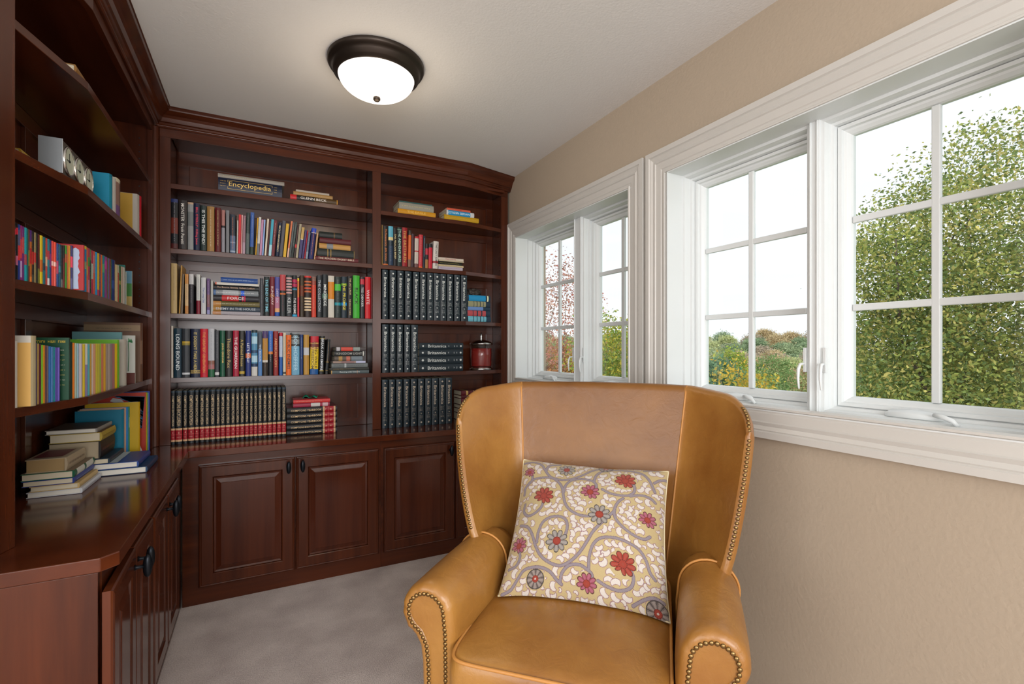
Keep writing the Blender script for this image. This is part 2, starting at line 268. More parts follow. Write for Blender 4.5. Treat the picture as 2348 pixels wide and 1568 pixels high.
ROWS=[('second shelf of the wide bay',1.686,2.868,[(-0.3894,-0.3595,0.2424,0,'15171c',[(0.93,1,'2b3566'),(0.3,0.62,'6b2a1e'),(0,0.1,'4a1a18')],'~','8a8a90','black with a blue top and orange lettering'),(-0.3569,-0.3224,0.2405,0,'2c2626',[],'MONSTER  Frank Peretti','d8d4cc','dark brown with white and red lettering'),(-0.3195,-0.2952,0.2347,0,'8a8c8c',[(0.96,1,'b89a80'),(0.5,0.8,'6e7272')],'','','mottled silver'),(-0.2946,-0.2689,0.233,0,'141b38',[], "BILL O'REILLY : Killing Jesus",'e02a48','navy with bright red lettering'),(-0.2665,-0.24,0.2265,0,'23302e',[],'IS THIS THE END?','e4e8e4','dark green with white lettering'),(-0.2379,-0.2065,0.2254,0,'9a7440',[],'~','d8c49a','tan gold'),(-0.2035,-0.1784,0.2243,0,'5a1416',[],'~','e8cf8a','maroon with gold lettering'),(-0.1757,-0.1601,0.215,0,'8b8890',[(0.6,1,'a4706a'),(0.58,0.63,'2a2226')],'','','grey with a dusty pink top'),(-0.1564,-0.1408,0.2157,0,'77787c',[],'','','plain grey'),(-0.138,-0.1138,0.1972,0,'2c3440',[(0,0.45,'5a6a86'),(0.02,0.06,'9aa8b8'),(0.26,0.29,'8a97ac')],'~','e07a40','slate and blue'),(-0.1164,-0.1039,0.1997,1,'c0bdb4',[(0.85,1,'6a5a50')],'','','pale grey'),(-0.1027,-0.0908,0.2014,1,'c8262c',[],'','','plain red'),(-0.0904,-0.0857,0.2007,1,'d9a9a6',[],'','','very thin pale pink'),(-0.0844,-0.0702,0.1984,1,'8c6a74',[(0,0.3,'a58a98')],'~','c8a8b0','mauve'),(-0.0683,-0.0514,0.2151,1,'2f3b3a',[(0,0.5,'55605e')],'~','a8b0ac','dark green grey'),(-0.0493,-0.0317,0.2195,1,'3c5da0',[(0,0.18,'2c3a30')],'~','a0b4dc','bright blue'),(-0.0377,-0.0235,0.1942,3,'d39c1c',[],'SAT MASTER','2a2a20','yellow with black lettering'),(-0.0222,-0.0057,0.2,3,'c8c6c0',[(0,0.3,'6a6c72')],'~','7a7c80','white and grey'),(-0.0044,0.006,0.1878,3,'bb87a8',[],'','','lilac pink'),(0.0073,0.0145,0.1883,3,'90aee0',[],'','','thin light blue'),(0.013,0.0277,0.1954,4,'d6c9b4',[],'~','a83a30','cream with red lettering'),(0.0291,0.037,0.1859,4,'4a1c1c',[],'','','thin dark brown'),(0.0377,0.051,0.1947,4,'3aa0b8',[(0,0.3,'a8d4e0')],'','','sky blue'),(0.0522,0.0662,0.1909,4,'6a1822',[],'~','e4c8c0','maroon with pale lettering')]),('second shelf of the wide bay',1.686,2.868,[(0.0654,0.087,0.1827,5,'15223c',[],'MICRO-MANAGEMENT','e0cf9a','navy with cream lettering'),(0.0876,0.1051,0.1942,5,'55545c',[],'','','flat grey'),(0.1076,0.122,0.1801,5,'d2a51c',[],'','','yellow'),(0.119,0.1348,0.1965,6,'d67a52',[(0,0.25,'e2b49a')],'~','b03a24','salmon orange'),(0.1361,0.1456,0.1909,6,'4a5252',[],'~','9aa0a0','dark grey marbled'),(0.1459,0.1575,0.194,6,'33403e',[(0,0.3,'1e2826')],'~','9aa8a4','dark teal grey'),(0.1594,0.168,0.1826,6,'3a2a28',[(0.3,0.4,'c02a28')],'~','a85040','black with a red patch'),(0.169,0.1804,0.1858,6,'a39a80',[],'~','6a6450','beige'),(0.1828,0.1972,0.1692,6,'3c386a',[(0.62,1,'b89858'),(0.6,0.62,'e0d8c0')],'','','half tan and half purple'),(0.1996,0.21,0.1561,6,'3a2a62',[],'~','8a7ab0','purple'),(0.2108,0.2159,0.1552,6,'a4182c',[],'','','thin red'),(0.2176,0.2301,0.1453,6,'4a5a72',[(0,0.25,'7a8a9c')],'~','c8d0dc','slate blue'),(0.2333,0.2576,0.17,6,'27285c',[(0.86,1,'2a4ab8'),(0.84,0.86,'d8d0c8')],'~','e07a50','purple with a bright blue top'),(0.2611,0.2701,0.1462,6,'bb9468',[],'','','tan paperback')]),('third shelf of the wide bay',1.368,2.868,[(-0.3894,-0.363,0.2446,0,'b49a68',[],'~','7a6038','tall parchment coloured'),(-0.3683,-0.3525,0.2371,2,'c0924a',[],'~','8a5a20','tan gold'),(-0.3487,-0.3399,0.1953,2,'6a5a48',[],'','','grey brown'),(-0.3309,-0.3164,0.1963,0,'c9a878',[(0.75,1,'c88838'),(0,0.2,'b87a30')],'~','8a4a28','orange and cream'),(-0.314,-0.2946,0.1976,0,'2e2a30',[(0.74,1,'c9c9ca')],'~','9a9a9e','black with a white top'),(-0.2833,-0.2671,0.1973,0,'c8cac6',[(0,0.34,'7a1428')],'~','3a4a6a','white with a maroon block'),(-0.2634,-0.2425,0.1835,0,'c4c6c8',[(0.03,0.3,'c4c6c8')],'The Long Day','2a4a9a','white with blue and red lettering'),(-0.2388,-0.2255,0.1796,0,'5c3c72',[(0.2,0.55,'7a4a52'),(0,0.12,'8a88b8')],'~','c0a8c8','purple'),(-0.2226,-0.2118,0.1708,0,'a8a8a4',[],'','','thin grey'),(-0.0029,0.0147,0.1965,0,'3c3d42',[],'~','8a8c94','dark grey')]),('third shelf of the wide bay',1.368,2.868,[(0.0171,0.0429,0.2066,0,'1c2626',[],'THE END OF TIME','7ec4d8','black with pale blue lettering'),(0.0444,0.0673,0.2083,0,'6e1c26',[(0.48,0.55,'9a5a28')],'RUNAWAY','e0c8c4','maroon with white lettering'),(0.0682,0.0913,0.2086,0,'4c4c92',[(0.2,0.5,'b0708a'),(0.1,0.2,'d8a070'),(0,0.1,'1c4a9a')],'DEEP SIX','c0b8d8','violet and sunset pink'),(0.0928,0.1205,0.2225,0,'262a2c',[(0.62,1,'b8484c'),(0.52,0.56,'c86a30')],'~','7a2a30','red topped black'),(0.1232,0.1512,0.2233,0,'33383a',[(0.9,0.94,'c49a98'),(0.83,0.87,'c49a98'),(0.76,0.8,'c49a98'),(0.69,0.73,'c49a98'),(0.62,0.66,'c49a98'),(0.55,0.59,'c49a98')],'|KILLER','b8bcbc','dark grey with a column of pink dots'),(0.1534,0.1767,0.2238,0,'1a1e20',[(0.82,0.9,'b01c4a'),(0.72,0.8,'b01c4a'),(0.64,0.68,'2a7a9a'),(0,0.05,'2a9ac8')],'|THE REGIME','e8e8e8','black and magenta'),(0.178,0.1877,0.2087,0,'c0202c',[(0.5,0.9,'c86a24'),(0.92,1,'d8b418')],'','','red and yellow'),(0.1912,0.2108,0.2263,0,'3a2c1e',[(0.5,0.75,'6a2a18')],'~','a08a38','dark brown'),(0.2133,0.2479,0.2242,0,'2a1a16',[(0.96,1,'c82a20'),(0.84,0.88,'c06030'),(0.76,0.8,'c06030'),(0.68,0.72,'c84a2a'),(0.6,0.64,'c06030'),(0.43,0.47,'d8c09a'),(0.36,0.4,'d8c09a'),(0.29,0.33,'d8c09a'),(0.22,0.26,'d8c09a'),(0.15,0.19,'d8c09a')],'','','brown with orange stripes and cream dots'),(0.2494,0.273,0.2222,0,'c23c28',[(0.8,0.9,'8a3a30'),(0.9,1,'7a5a50')],'~','e8a080','red orange'),(0.2771,0.302,0.2324,0,'2e3236',[],'THE COLLECTION','b8bcc4','charcoal with a white ring'),(0.3046,0.3329,0.2386,0,'23272a',[(0.44,0.55,'5a7a6a')],'MINDSIEGE','e4e8e4','black with large white lettering'),(0.335,0.3673,0.2339,0,'c9c4b8',[(0.44,0.85,'cf8220')],'','','white with an orange block'),(0.3705,0.4026,0.2306,0,'26302e',[(0.66,0.82,'4ab83a'),(0.3,0.37,'1a8a98')],'~','8a9a94','black with a green splash'),(0.4053,0.4351,0.2329,0,'22303a',[(0.3,0.37,'1a84c8'),(0.78,0.84,'6a9a2a')],'THE PROMISE','d8c828','black with yellow lettering and a blue band'),(0.4375,0.4663,0.2379,0,'1a1816',[],'THE LAST JUROR|THE KING OF TORTS','dcc488','black with gold lettering'),(0.4685,0.5051,0.2446,0,'3aa42c',[],'BLACK','14300e','bright green'),(0.5092,0.5317,0.2382,0,'2a2a2e',[(0.82,0.95,'b83040')],'TED DEKKER','d0d4d4','black with white lettering and a red patch'),(0.5359,0.567,0.2403,0,'c01420',[],'WHITE','e8d0d0','bright red with white lettering'),(0.5693,0.5767,0.2389,0,'6a1016',[],'','','thin dark red')]),('fourth shelf of the wide bay',1.052,2.868,[(-0.3919,-0.3785,0.2543,0,'b6aea2',[],'~','8a847c','tall thin cream'),(-0.3757,-0.3446,0.2429,0,'14303f',[(0.06,0.14,'14303f')],'LONG BOUND','dfe8ea','dark teal with white lettering'),(-0.3423,-0.3103,0.2424,0,'303439',[(0.66,0.7,'8a7a30'),(0.7,0.74,'b89a38'),(0.06,0.1,'c8ccd0')],'','','charcoal with a gold emblem'),(-0.3073,-0.2673,0.2419,0,'121a34',[(0.12,0.15,'9a8450'),(0.08,0.11,'9a8450')], "IT DOESN'T TAKE A HERO",'d9bf62','thick navy with gold lettering'),(-0.2666,-0.2346,0.2425,0,'bc1c2c',[],'THE GREATEST GENERATION','e89a3a','red with gold lettering'),(-0.233,-0.206,0.2431,0,'b4b6bc',[(0,0.16,'1c5a38'),(0.16,0.26,'a86a6a'),(0.26,0.34,'8a5a4a')],'~','84868e','light grey with flowers at the foot'),(-0.2043,-0.1854,0.2354,0,'3c3e44',[(0.04,0.1,'c8c8c8')],'~','a8aab0','dark grey'),(-0.1819,-0.1601,0.2353,0,'145038',[],'JOHN GRISHAM','e4c460','green with gold lettering'),(-0.1579,-0.128,0.2346,0,'262522',[],'Theodore Rex','b49a5a','black with small gold lettering'),(-0.125,-0.0986,0.2363,0,'9c1834',[],'THE GUARDIAN','f0e4e4','crimson'),(-0.0965,-0.0726,0.2347,0,'2a2824',[(0.05,0.11,'b4983a')],'A Painted House','c8ab58','black with cursive gold lettering'),(-0.068,-0.0442,0.236,0,'1e2e70',[(0.4,0.5,'c86a48')], "LET'S ROLL!",'e8ecf4','royal blue with white lettering'),(-0.0411,-0.0134,0.2402,0,'4c86a8',[(0.94,1,'1c2e34'),(0.7,0.86,'a8ccdc'),(0.5,0.56,'2a4a6a'),(0.3,0.44,'a8ccdc'),(0.2,0.27,'1c3a5a'),(0,0.2,'c4c2bc')],'','','sky blue patterned'),(-0.0105,0.0082,0.2318,0,'4f7cb4',[(0.6,1,'45505e')],'THE BROKER','c8d8e8','blue and grey'),(0.01,0.0347,0.2347,0,'b5843a',[(0.84,1,'4a3a6a'),(0.3,0.35,'cfcac0'),(0,0.3,'2c2218')],'~','8a5a28','gold and brown'),(0.0379,0.0588,0.2358,0,'16181e',[(0.52,1,'3a68b4'),(0.48,0.54,'d07a30')],'~','b8bcc8','blue topped black')]),('fourth shelf of the wide bay',1.052,2.868,[(0.0614,0.0854,0.2355,0,'882422',[],'AMERICAN LION','d8965a','brick red'),(0.0891,0.1057,0.2281,0,'b6c2d8',[(0.92,1,'b81c34'),(0,0.43,'1c58a4')],'~','8a94a8','pale blue and blue'),(0.1078,0.1214,0.227,0,'c8bca0',[(0.03,0.08,'3a3428')],'~','b04a3a','thin cream with red lettering'),(0.1226,0.1484,0.2156,0,'dd6418',[],'PUBLIC ENEMIES','2a1a10','orange with black lettering'),(0.1493,0.1888,0.2291,0,'6aa0bc',[(0.68,1,'7e8688'),(0.9,0.97,'3a4042'),(0.84,0.87,'3a4042'),(0.68,0.73,'33383a')],'BONHOEFFER','a8d0e0','wide pale blue with a grey portrait'),(0.191,0.2064,0.219,0,'183266',[],'~','a8bce0','deep blue'),(0.2091,0.2372,0.218,0,'b18638',[(0.49,0.68,'bcbec2')],'','','gold with a grey label'),(0.2367,0.2829,0.2105,1,'d8b818',[(0.83,1,'b81c2c'),(0.66,0.83,'c89a50'),(0.72,0.8,'7a2a24'),(0,0.14,'14508c')],'LONG WALK|TO FREEDOM','4a3c10','thick yellow and red'),(0.2822,0.3118,0.2123,2,'1c1c1c',[(0.92,0.94,'a8902c'),(0.08,0.1,'a8902c')],'BREAK AND EMPIRE','d8dce0','black with white lettering and gold rules'),(0.3081,0.3345,0.1938,4,'1a1e20',[(0.34,0.355,'a8843a'),(0.1,0.11,'a8843a')],'~','d0a060','slim black with a gold script')]),('second shelf of the narrow bay',1.686,2.868,[(0.6308,0.6365,0.2329,0,'8a6a38',[],'','','very thin tan'),(0.639,0.6683,0.2273,0,'1c1a1a',[(0,0.03,'c86a30')],'The Runaway Jury - John Grisham','e08040','black with orange lettering'),(0.6698,0.6976,0.2307,0,'24364e',[(0.66,1,'5aa8c0'),(0.64,0.72,'d8c890'),(0.5,0.62,'1a2a34')],'~','8a9ab0','black with a turquoise top'),(0.6997,0.7201,0.2229,0,'1e1c1e',[],'THE PELICAN BRIEF','dcc890','black with cream lettering'),(0.7223,0.7495,0.2295,0,'1c2c2a',[(0.94,0.95,'8ab8a0')],'THE ADVENTURES','b8d8c8','dark green with pale lettering'),(0.7517,0.7829,0.232,0,'8e1820',[],'THE BRETHREN','d0a050','red with gold lettering'),(0.7828,0.8038,0.2188,1,'cf5c20',[(0.87,1,'3a3230'),(0,0.2,'7a5a48')],'~','e8a070','orange with a dark top'),(0.8056,0.8229,0.2007,1,'3c2a30',[],'~','b83a40','dark plum'),(0.8262,0.8494,0.1866,1,'c4b9ae',[(0.5,0.54,'b02a30'),(0.94,1,'b02a30'),(0,0.12,'6a4a48')],'~','8a6a60','cream with a red band'),(0.8525,0.8759,0.2006,1,'b8303a',[(0,0.03,'e06a20')],'~','e8b0a0','red'),(0.8787,0.8914,0.1953,1,'1c2430',[],'~','c8d0e0','thin black'),(0.8933,0.9116,0.1502,1,'2a2224',[(0.55,0.8,'b02a3a'),(0,0.35,'9a6a38')],'','','short black with a red block'),(0.9143,0.9369,0.1506,1,'b81c30',[(0.85,1,'1c1a1e')],'','','short red with a black top'),(0.9399,0.9738,0.1692,2,'c8c2ba',[(0.2,0.28,'8a1c24')],'THE LAST JUROR','2a2628','white with black lettering')]),('third shelf of the left bookcase',1.368,'L',[(1.6035,1.6093,0.1393,-0.5344,'1a2c4a',[(0.78,0.9,'c02a38'),(0.3,0.5,'4a2a5a')],'~','8a9ab8','navy and red'),(1.6096,1.6168,0.1385,-0.5329,'1a1c1e',[(0.78,0.88,'d01c3c'),(0.3,0.5,'6a1c2a')],'~','b8c0b8','black with a red splash'),(1.6171,1.6241,0.1376,-0.5313,'18181a',[(0.8,0.92,'d02038'),(0.25,0.42,'c06a88')],'~','c8ccc8','black and rose'),(1.6246,1.6318,0.1367,-0.5296,'2c3c88',[(0.35,0.62,'d8363c'),(0.62,0.9,'5a5a80')],'~','a0b890','indigo and red'),(1.6322,1.6376,0.1358,-0.5281,'8a2a6a',[(0.4,0.75,'c83a48'),(0.05,0.35,'b89ac0')],'~','d8b8d8','magenta'),(1.6379,1.6458,0.1351,-0.5266,'6a2a6e',[(0.5,0.8,'b84a4a')],'~','c8a0c8','purple'),(1.6465,1.6549,0.134,-0.5246,'1f9aa4',[(0.3,0.5,'a84a50')],'','','bright turquoise'),(1.6552,1.6588,0.1329,-0.5233,'16564e',[],'','','dark teal'),(1.6591,1.6637,0.1325,-0.5223,'6a2a22',[(0.3,0.6,'8a7a28')],'','','reddish brown'),(1.6642,1.6727,0.1318,-0.5207,'a85a1c',[(0.78,1,'4a2266'),(0.35,0.65,'a81c22'),(0.0,0.1,'d87a30')],'','','orange and purple'),(1.6732,1.6799,0.1308,-0.519,'1c1a18',[(0.35,0.6,'a81c1c'),(0,0.15,'3a4238')],'~','c8c8c0','black with a red stripe'),(1.6805,1.6873,0.1299,-0.5173,'8a7a50',[(0.4,0.6,'b8342a')],'~','4a4a38','khaki'),(1.6878,1.6928,0.129,-0.5159,'1a1c1e',[],'','','plain black'),(1.6934,1.7014,0.1283,-0.5144,'4a1418',[(0.0,0.3,'6a6a28')],'~','c8b8a8','dark red'),(1.7022,1.7133,0.1272,-0.5121,'d8bc1c',[(0.25,0.5,'c86a20')],'','','lemon yellow'),(1.7148,1.7233,0.1257,-0.5096,'17606a',[(0.3,0.45,'1a3a48')],'~','c0ccc8','teal'),(1.7237,1.7304,0.1248,-0.5078,'b03a30',[(0.4,0.6,'d8a080')],'','','brick red'),(1.731,1.7399,0.1241,-0.506,'1a7a8a',[(0.55,0.75,'a83a4a'),(0,0.15,'d8d8d8')],'','','deep turquoise'),(1.7407,1.746,0.1231,-0.5043,'2a2a62',[(0.4,0.7,'7a2a6a')],'~','c8c0d8','dark indigo'),(1.7468,1.7568,0.1225,-0.5024,'de4a40',[(0.45,0.55,'f0c0b8')],'','','coral red'),(1.7572,1.7677,0.1215,-0.5001,'e0503c',[(0.45,0.55,'f0c0b8'),(0.0,0.4,'e06258')],'','','coral orange'),(1.7684,1.7761,0.1204,-0.4979,'2a4a88',[(0.3,0.6,'b0466a')],'','','blue and rose'),(1.7768,1.7859,0.1196,-0.4959,'12586c',[(0.35,0.5,'2a8a9a')],'~','c8d8d8','petrol blue'),(1.7866,1.7954,0.1188,-0.4938,'161a1c',[(0,0.2,'6a6a64')],'~','8aa8a8','black and white'),(1.7958,1.8033,0.1207,-0.4919,'6a1a1a',[(0.7,1,'1c1a1a')],'','','black and red'),(1.8039,1.813,0.1222,-0.4899,'3c8a2a',[(0.6,0.8,'a85a30')],'','','grass green'),(1.8137,1.8179,0.1241,-0.4883,'b85a28',[],'','','rust orange'),(1.8184,1.8286,0.1251,-0.4866,'cf9424',[(0.2,0.5,'d8a838')],'','','amber yellow'),(1.8292,1.8417,0.1272,-0.484,'2e2c66',[(0.5,0.75,'d83a5a'),(0.0,0.25,'5a5a8a')],'','','indigo with a pink block')]),('third shelf of the left bookcase',1.368,'L',[(1.8431,1.8896,0.133,-0.4422,'a81a1c',[],'','','red with a torn pale panel')]),('third shelf of the left bookcase',1.368,'L',[(1.892,1.9149,0.1398,-0.472,'1b7aa8',[(0.93,1,'b8a838'),(0.5,0.66,'7a9a7a')],'','','blue and sand'),(1.9163,1.9286,0.1395,-0.472,'cc5c38',[(0.4,0.6,'c89a48')],'','','orange red'),(1.93,1.9473,0.1393,-0.472,'a03a4a',[(0.0,0.3,'b86a80'),(0.6,0.8,'4a7a3a')],'','','rose red'),(1.9487,1.9635,0.1391,-0.472,'1f3a2a',[(0.75,1,'5a6a4a')],'','','dark green'),(1.965,1.981,0.1389,-0.472,'a82848',[(0.35,0.7,'a8b0a4')],'','','cerise and white'),(1.9825,2.0019,0.1395,-0.472,'b8503a',[(0.5,0.9,'b06a68')],'','','terracotta'),(2.0044,2.0243,0.1402,-0.472,'1a90c4',[],'','','cyan'),(2.0258,2.0473,0.141,-0.472,'c8a024',[(0,0.15,'a83a50')],'','','golden yellow'),(2.0489,2.0633,0.1419,-0.472,'4a2c66',[],'','','violet'),(2.0649,2.0818,0.1425,-0.472,'c4602c',[],'','','burnt orange'),(2.0834,2.1074,0.143,-0.472,'1c7684',[(0.6,0.8,'4a9a78')],'','','sea green blue'),(2.112,2.1385,0.1437,-0.472,'7a3a78',[(0.7,0.9,'a83a88')],'','','plum purple'),(2.1402,2.1538,0.1445,-0.472,'6a6230',[],'','','olive'),(2.1556,2.1681,0.1452,-0.472,'5a62a0',[],'','','periwinkle'),(2.1699,2.1839,0.1459,-0.472,'96223a',[],'','','wine red'),(2.1858,2.1962,0.1468,-0.472,'245a34',[],'','','leaf green'),(2.1987,2.2342,0.1474,-0.472,'1a346a',[(0.3,0.5,'2a4a8a')],'','','navy blue'),(2.2361,2.2433,0.1494,-0.472,'7a4a58',[],'','','thin mauve')]),('third shelf of the left bookcase',1.368,'L',[(2.2459,2.2763,0.137,-0.472,'b8aa80',[],'','','cream'),(2.279,2.2981,0.1393,-0.472,'a0402c',[(0.8,1,'b0aa98')],'','','brick coloured'),(2.3001,2.3245,0.1407,-0.472,'2c5c34',[(0.5,0.6,'8a8a40')],'','','mid green'),(2.3287,2.3531,0.1418,-0.472,'b09a88',[],'','','beige'),(2.3552,2.3824,0.1432,-0.472,'b8b2a8',[],'','','off white'),(2.3847,2.3959,0.1558,-0.472,'156058',[],'','','thin teal green'),(2.3989,2.4141,0.1316,-0.472,'b8bcb8',[],'','','thin white')]),('fourth shelf of the left bookcase',1.052,'L',[(1.6087,1.625,0.1637,-0.5321,'b8b4ac',[],'~','c88a58','white with orange lettering'),(1.6688,1.6749,0.1782,-0.52,'a89a78',[],'','','thin buff'),(1.6753,1.6826,0.1753,-0.5184,'8c1a28',[],'','','thin crimson'),(1.6834,1.6908,0.1597,-0.5166,'2c2c66',[],'','','indigo'),(1.6919,1.6978,0.1586,-0.5149,'b09050',[],'','','thin tan'),(1.6986,1.7066,0.1566,-0.5132,'5c2230',[],'','','maroon'),(1.7074,1.7135,0.1549,-0.5115,'7ab82c',[],'','','thin lime'),(1.7143,1.7208,0.1543,-0.5099,'c8801c',[],'~','7a3a10','thin orange'),(1.7217,1.7278,0.1538,-0.5084,'5a3c48',[],'','','plum brown'),(1.7283,1.7345,0.1531,-0.5069,'6a5a58',[],'','','grey brown'),(1.7358,1.7455,0.1512,-0.5049,'2a6ab0',[],'','','blue'),(1.7464,1.7545,0.1501,-0.5027,'4a78a8',[],'','','steel blue'),(1.7554,1.7615,0.1496,-0.5009,'1a7a84',[],'','','thin teal'),(1.7623,1.772,0.1484,-0.499,'5a48a0',[],'','','violet'),(1.7729,1.7823,0.1484,-0.4967,'6a58b0',[],'','','pale violet'),(1.8183,1.8269,0.1658,-0.4868,'2a4a38',[],'','','dark green spotted'),(1.8278,1.8375,0.1641,-0.4846,'20382c',[],'','','black green'),(1.839,1.8473,0.1617,-0.4823,'d8741c',[],'','','thin bright orange'),(1.8488,1.8578,0.161,-0.4801,'9ab0a0',[],'','','pale sage'),(1.8588,1.8684,0.1606,-0.4778,'8aa8b4',[],'','','pale blue grey'),(1.8704,1.8864,0.1597,-0.4746,'b8aab0',[],'~','5a4a52','pale lilac with black lettering'),(1.8874,1.9029,0.1583,-0.4723,'c8b02c',[],'','','thin yellow'),(1.9059,1.9252,0.1598,-0.472,'8a80a8',[(0.6,1,'c8c8c4')],'','','lavender'),(1.9273,1.9471,0.159,-0.472,'58a8b0',[],'','','thin aqua'),(1.9492,1.9652,0.1597,-0.472,'b8923c',[],'','','thin gold'),(1.9674,1.9837,0.1594,-0.472,'c8b8ac',[],'','','thin pinkish white'),(1.9859,2.006,0.1598,-0.472,'c89070',[],'','','thin peach'),(2.0083,2.0289,0.1605,-0.472,'c0b43c',[],'','','yellow green'),(2.0312,2.0523,0.1608,-0.472,'b8b040',[],'','','mossy yellow'),(2.0547,2.0691,0.1612,-0.472,'a0c050',[],'','','very thin lime'),(2.0715,2.0937,0.1606,-0.472,'c07058',[],'','','salmon'),(2.0962,2.1214,0.1613,-0.472,'d0a030',[],'','','deep yellow'),(2.124,2.1474,0.1612,-0.472,'9a8a80',[],'','','grey beige'),(2.1501,2.1768,0.1616,-0.472,'a89a90',[],'','','light taupe'),(2.1796,2.2044,0.1626,-0.472,'8a7a78',[],'','','dark taupe'),(2.2072,2.2356,0.1626,-0.472,'a06a68',[],'','','dusty rose')]),('fourth shelf of the left bookcase',1.052,'L',[(2.2414,2.2708,0.1627,-0.472,'dcb818',[],'','','strong yellow'),(2.2753,2.2996,0.1777,-0.472,'6ab02c',[],'','','thin apple green'),(2.3043,2.4046,0.1818,-0.472,'b4aea2',[],'','','wide ivory')]),('second shelf of the left bookcase',1.686,'L',[(2.0629,2.2032,0.1148,-0.472,'1583a4',[],'','','teal blue'),(2.2063,2.2539,0.1301,-0.472,'c0bcb8',[],'','','white'),(2.2571,2.3634,0.1421,-0.472,'8a6a60',[(0,0.3,'6a4a7a'),(0.9,1,'c8c0a8')],'~','3a3030','patterned brown and purple'),(2.4577,2.6504,0.1752,-0.472,'b4aea8',[],'','','wide grey'),(2.6598,2.7273,0.2,-0.472,'b81c2c',[(0,1,'b81c2c')],'','','thin red')])]
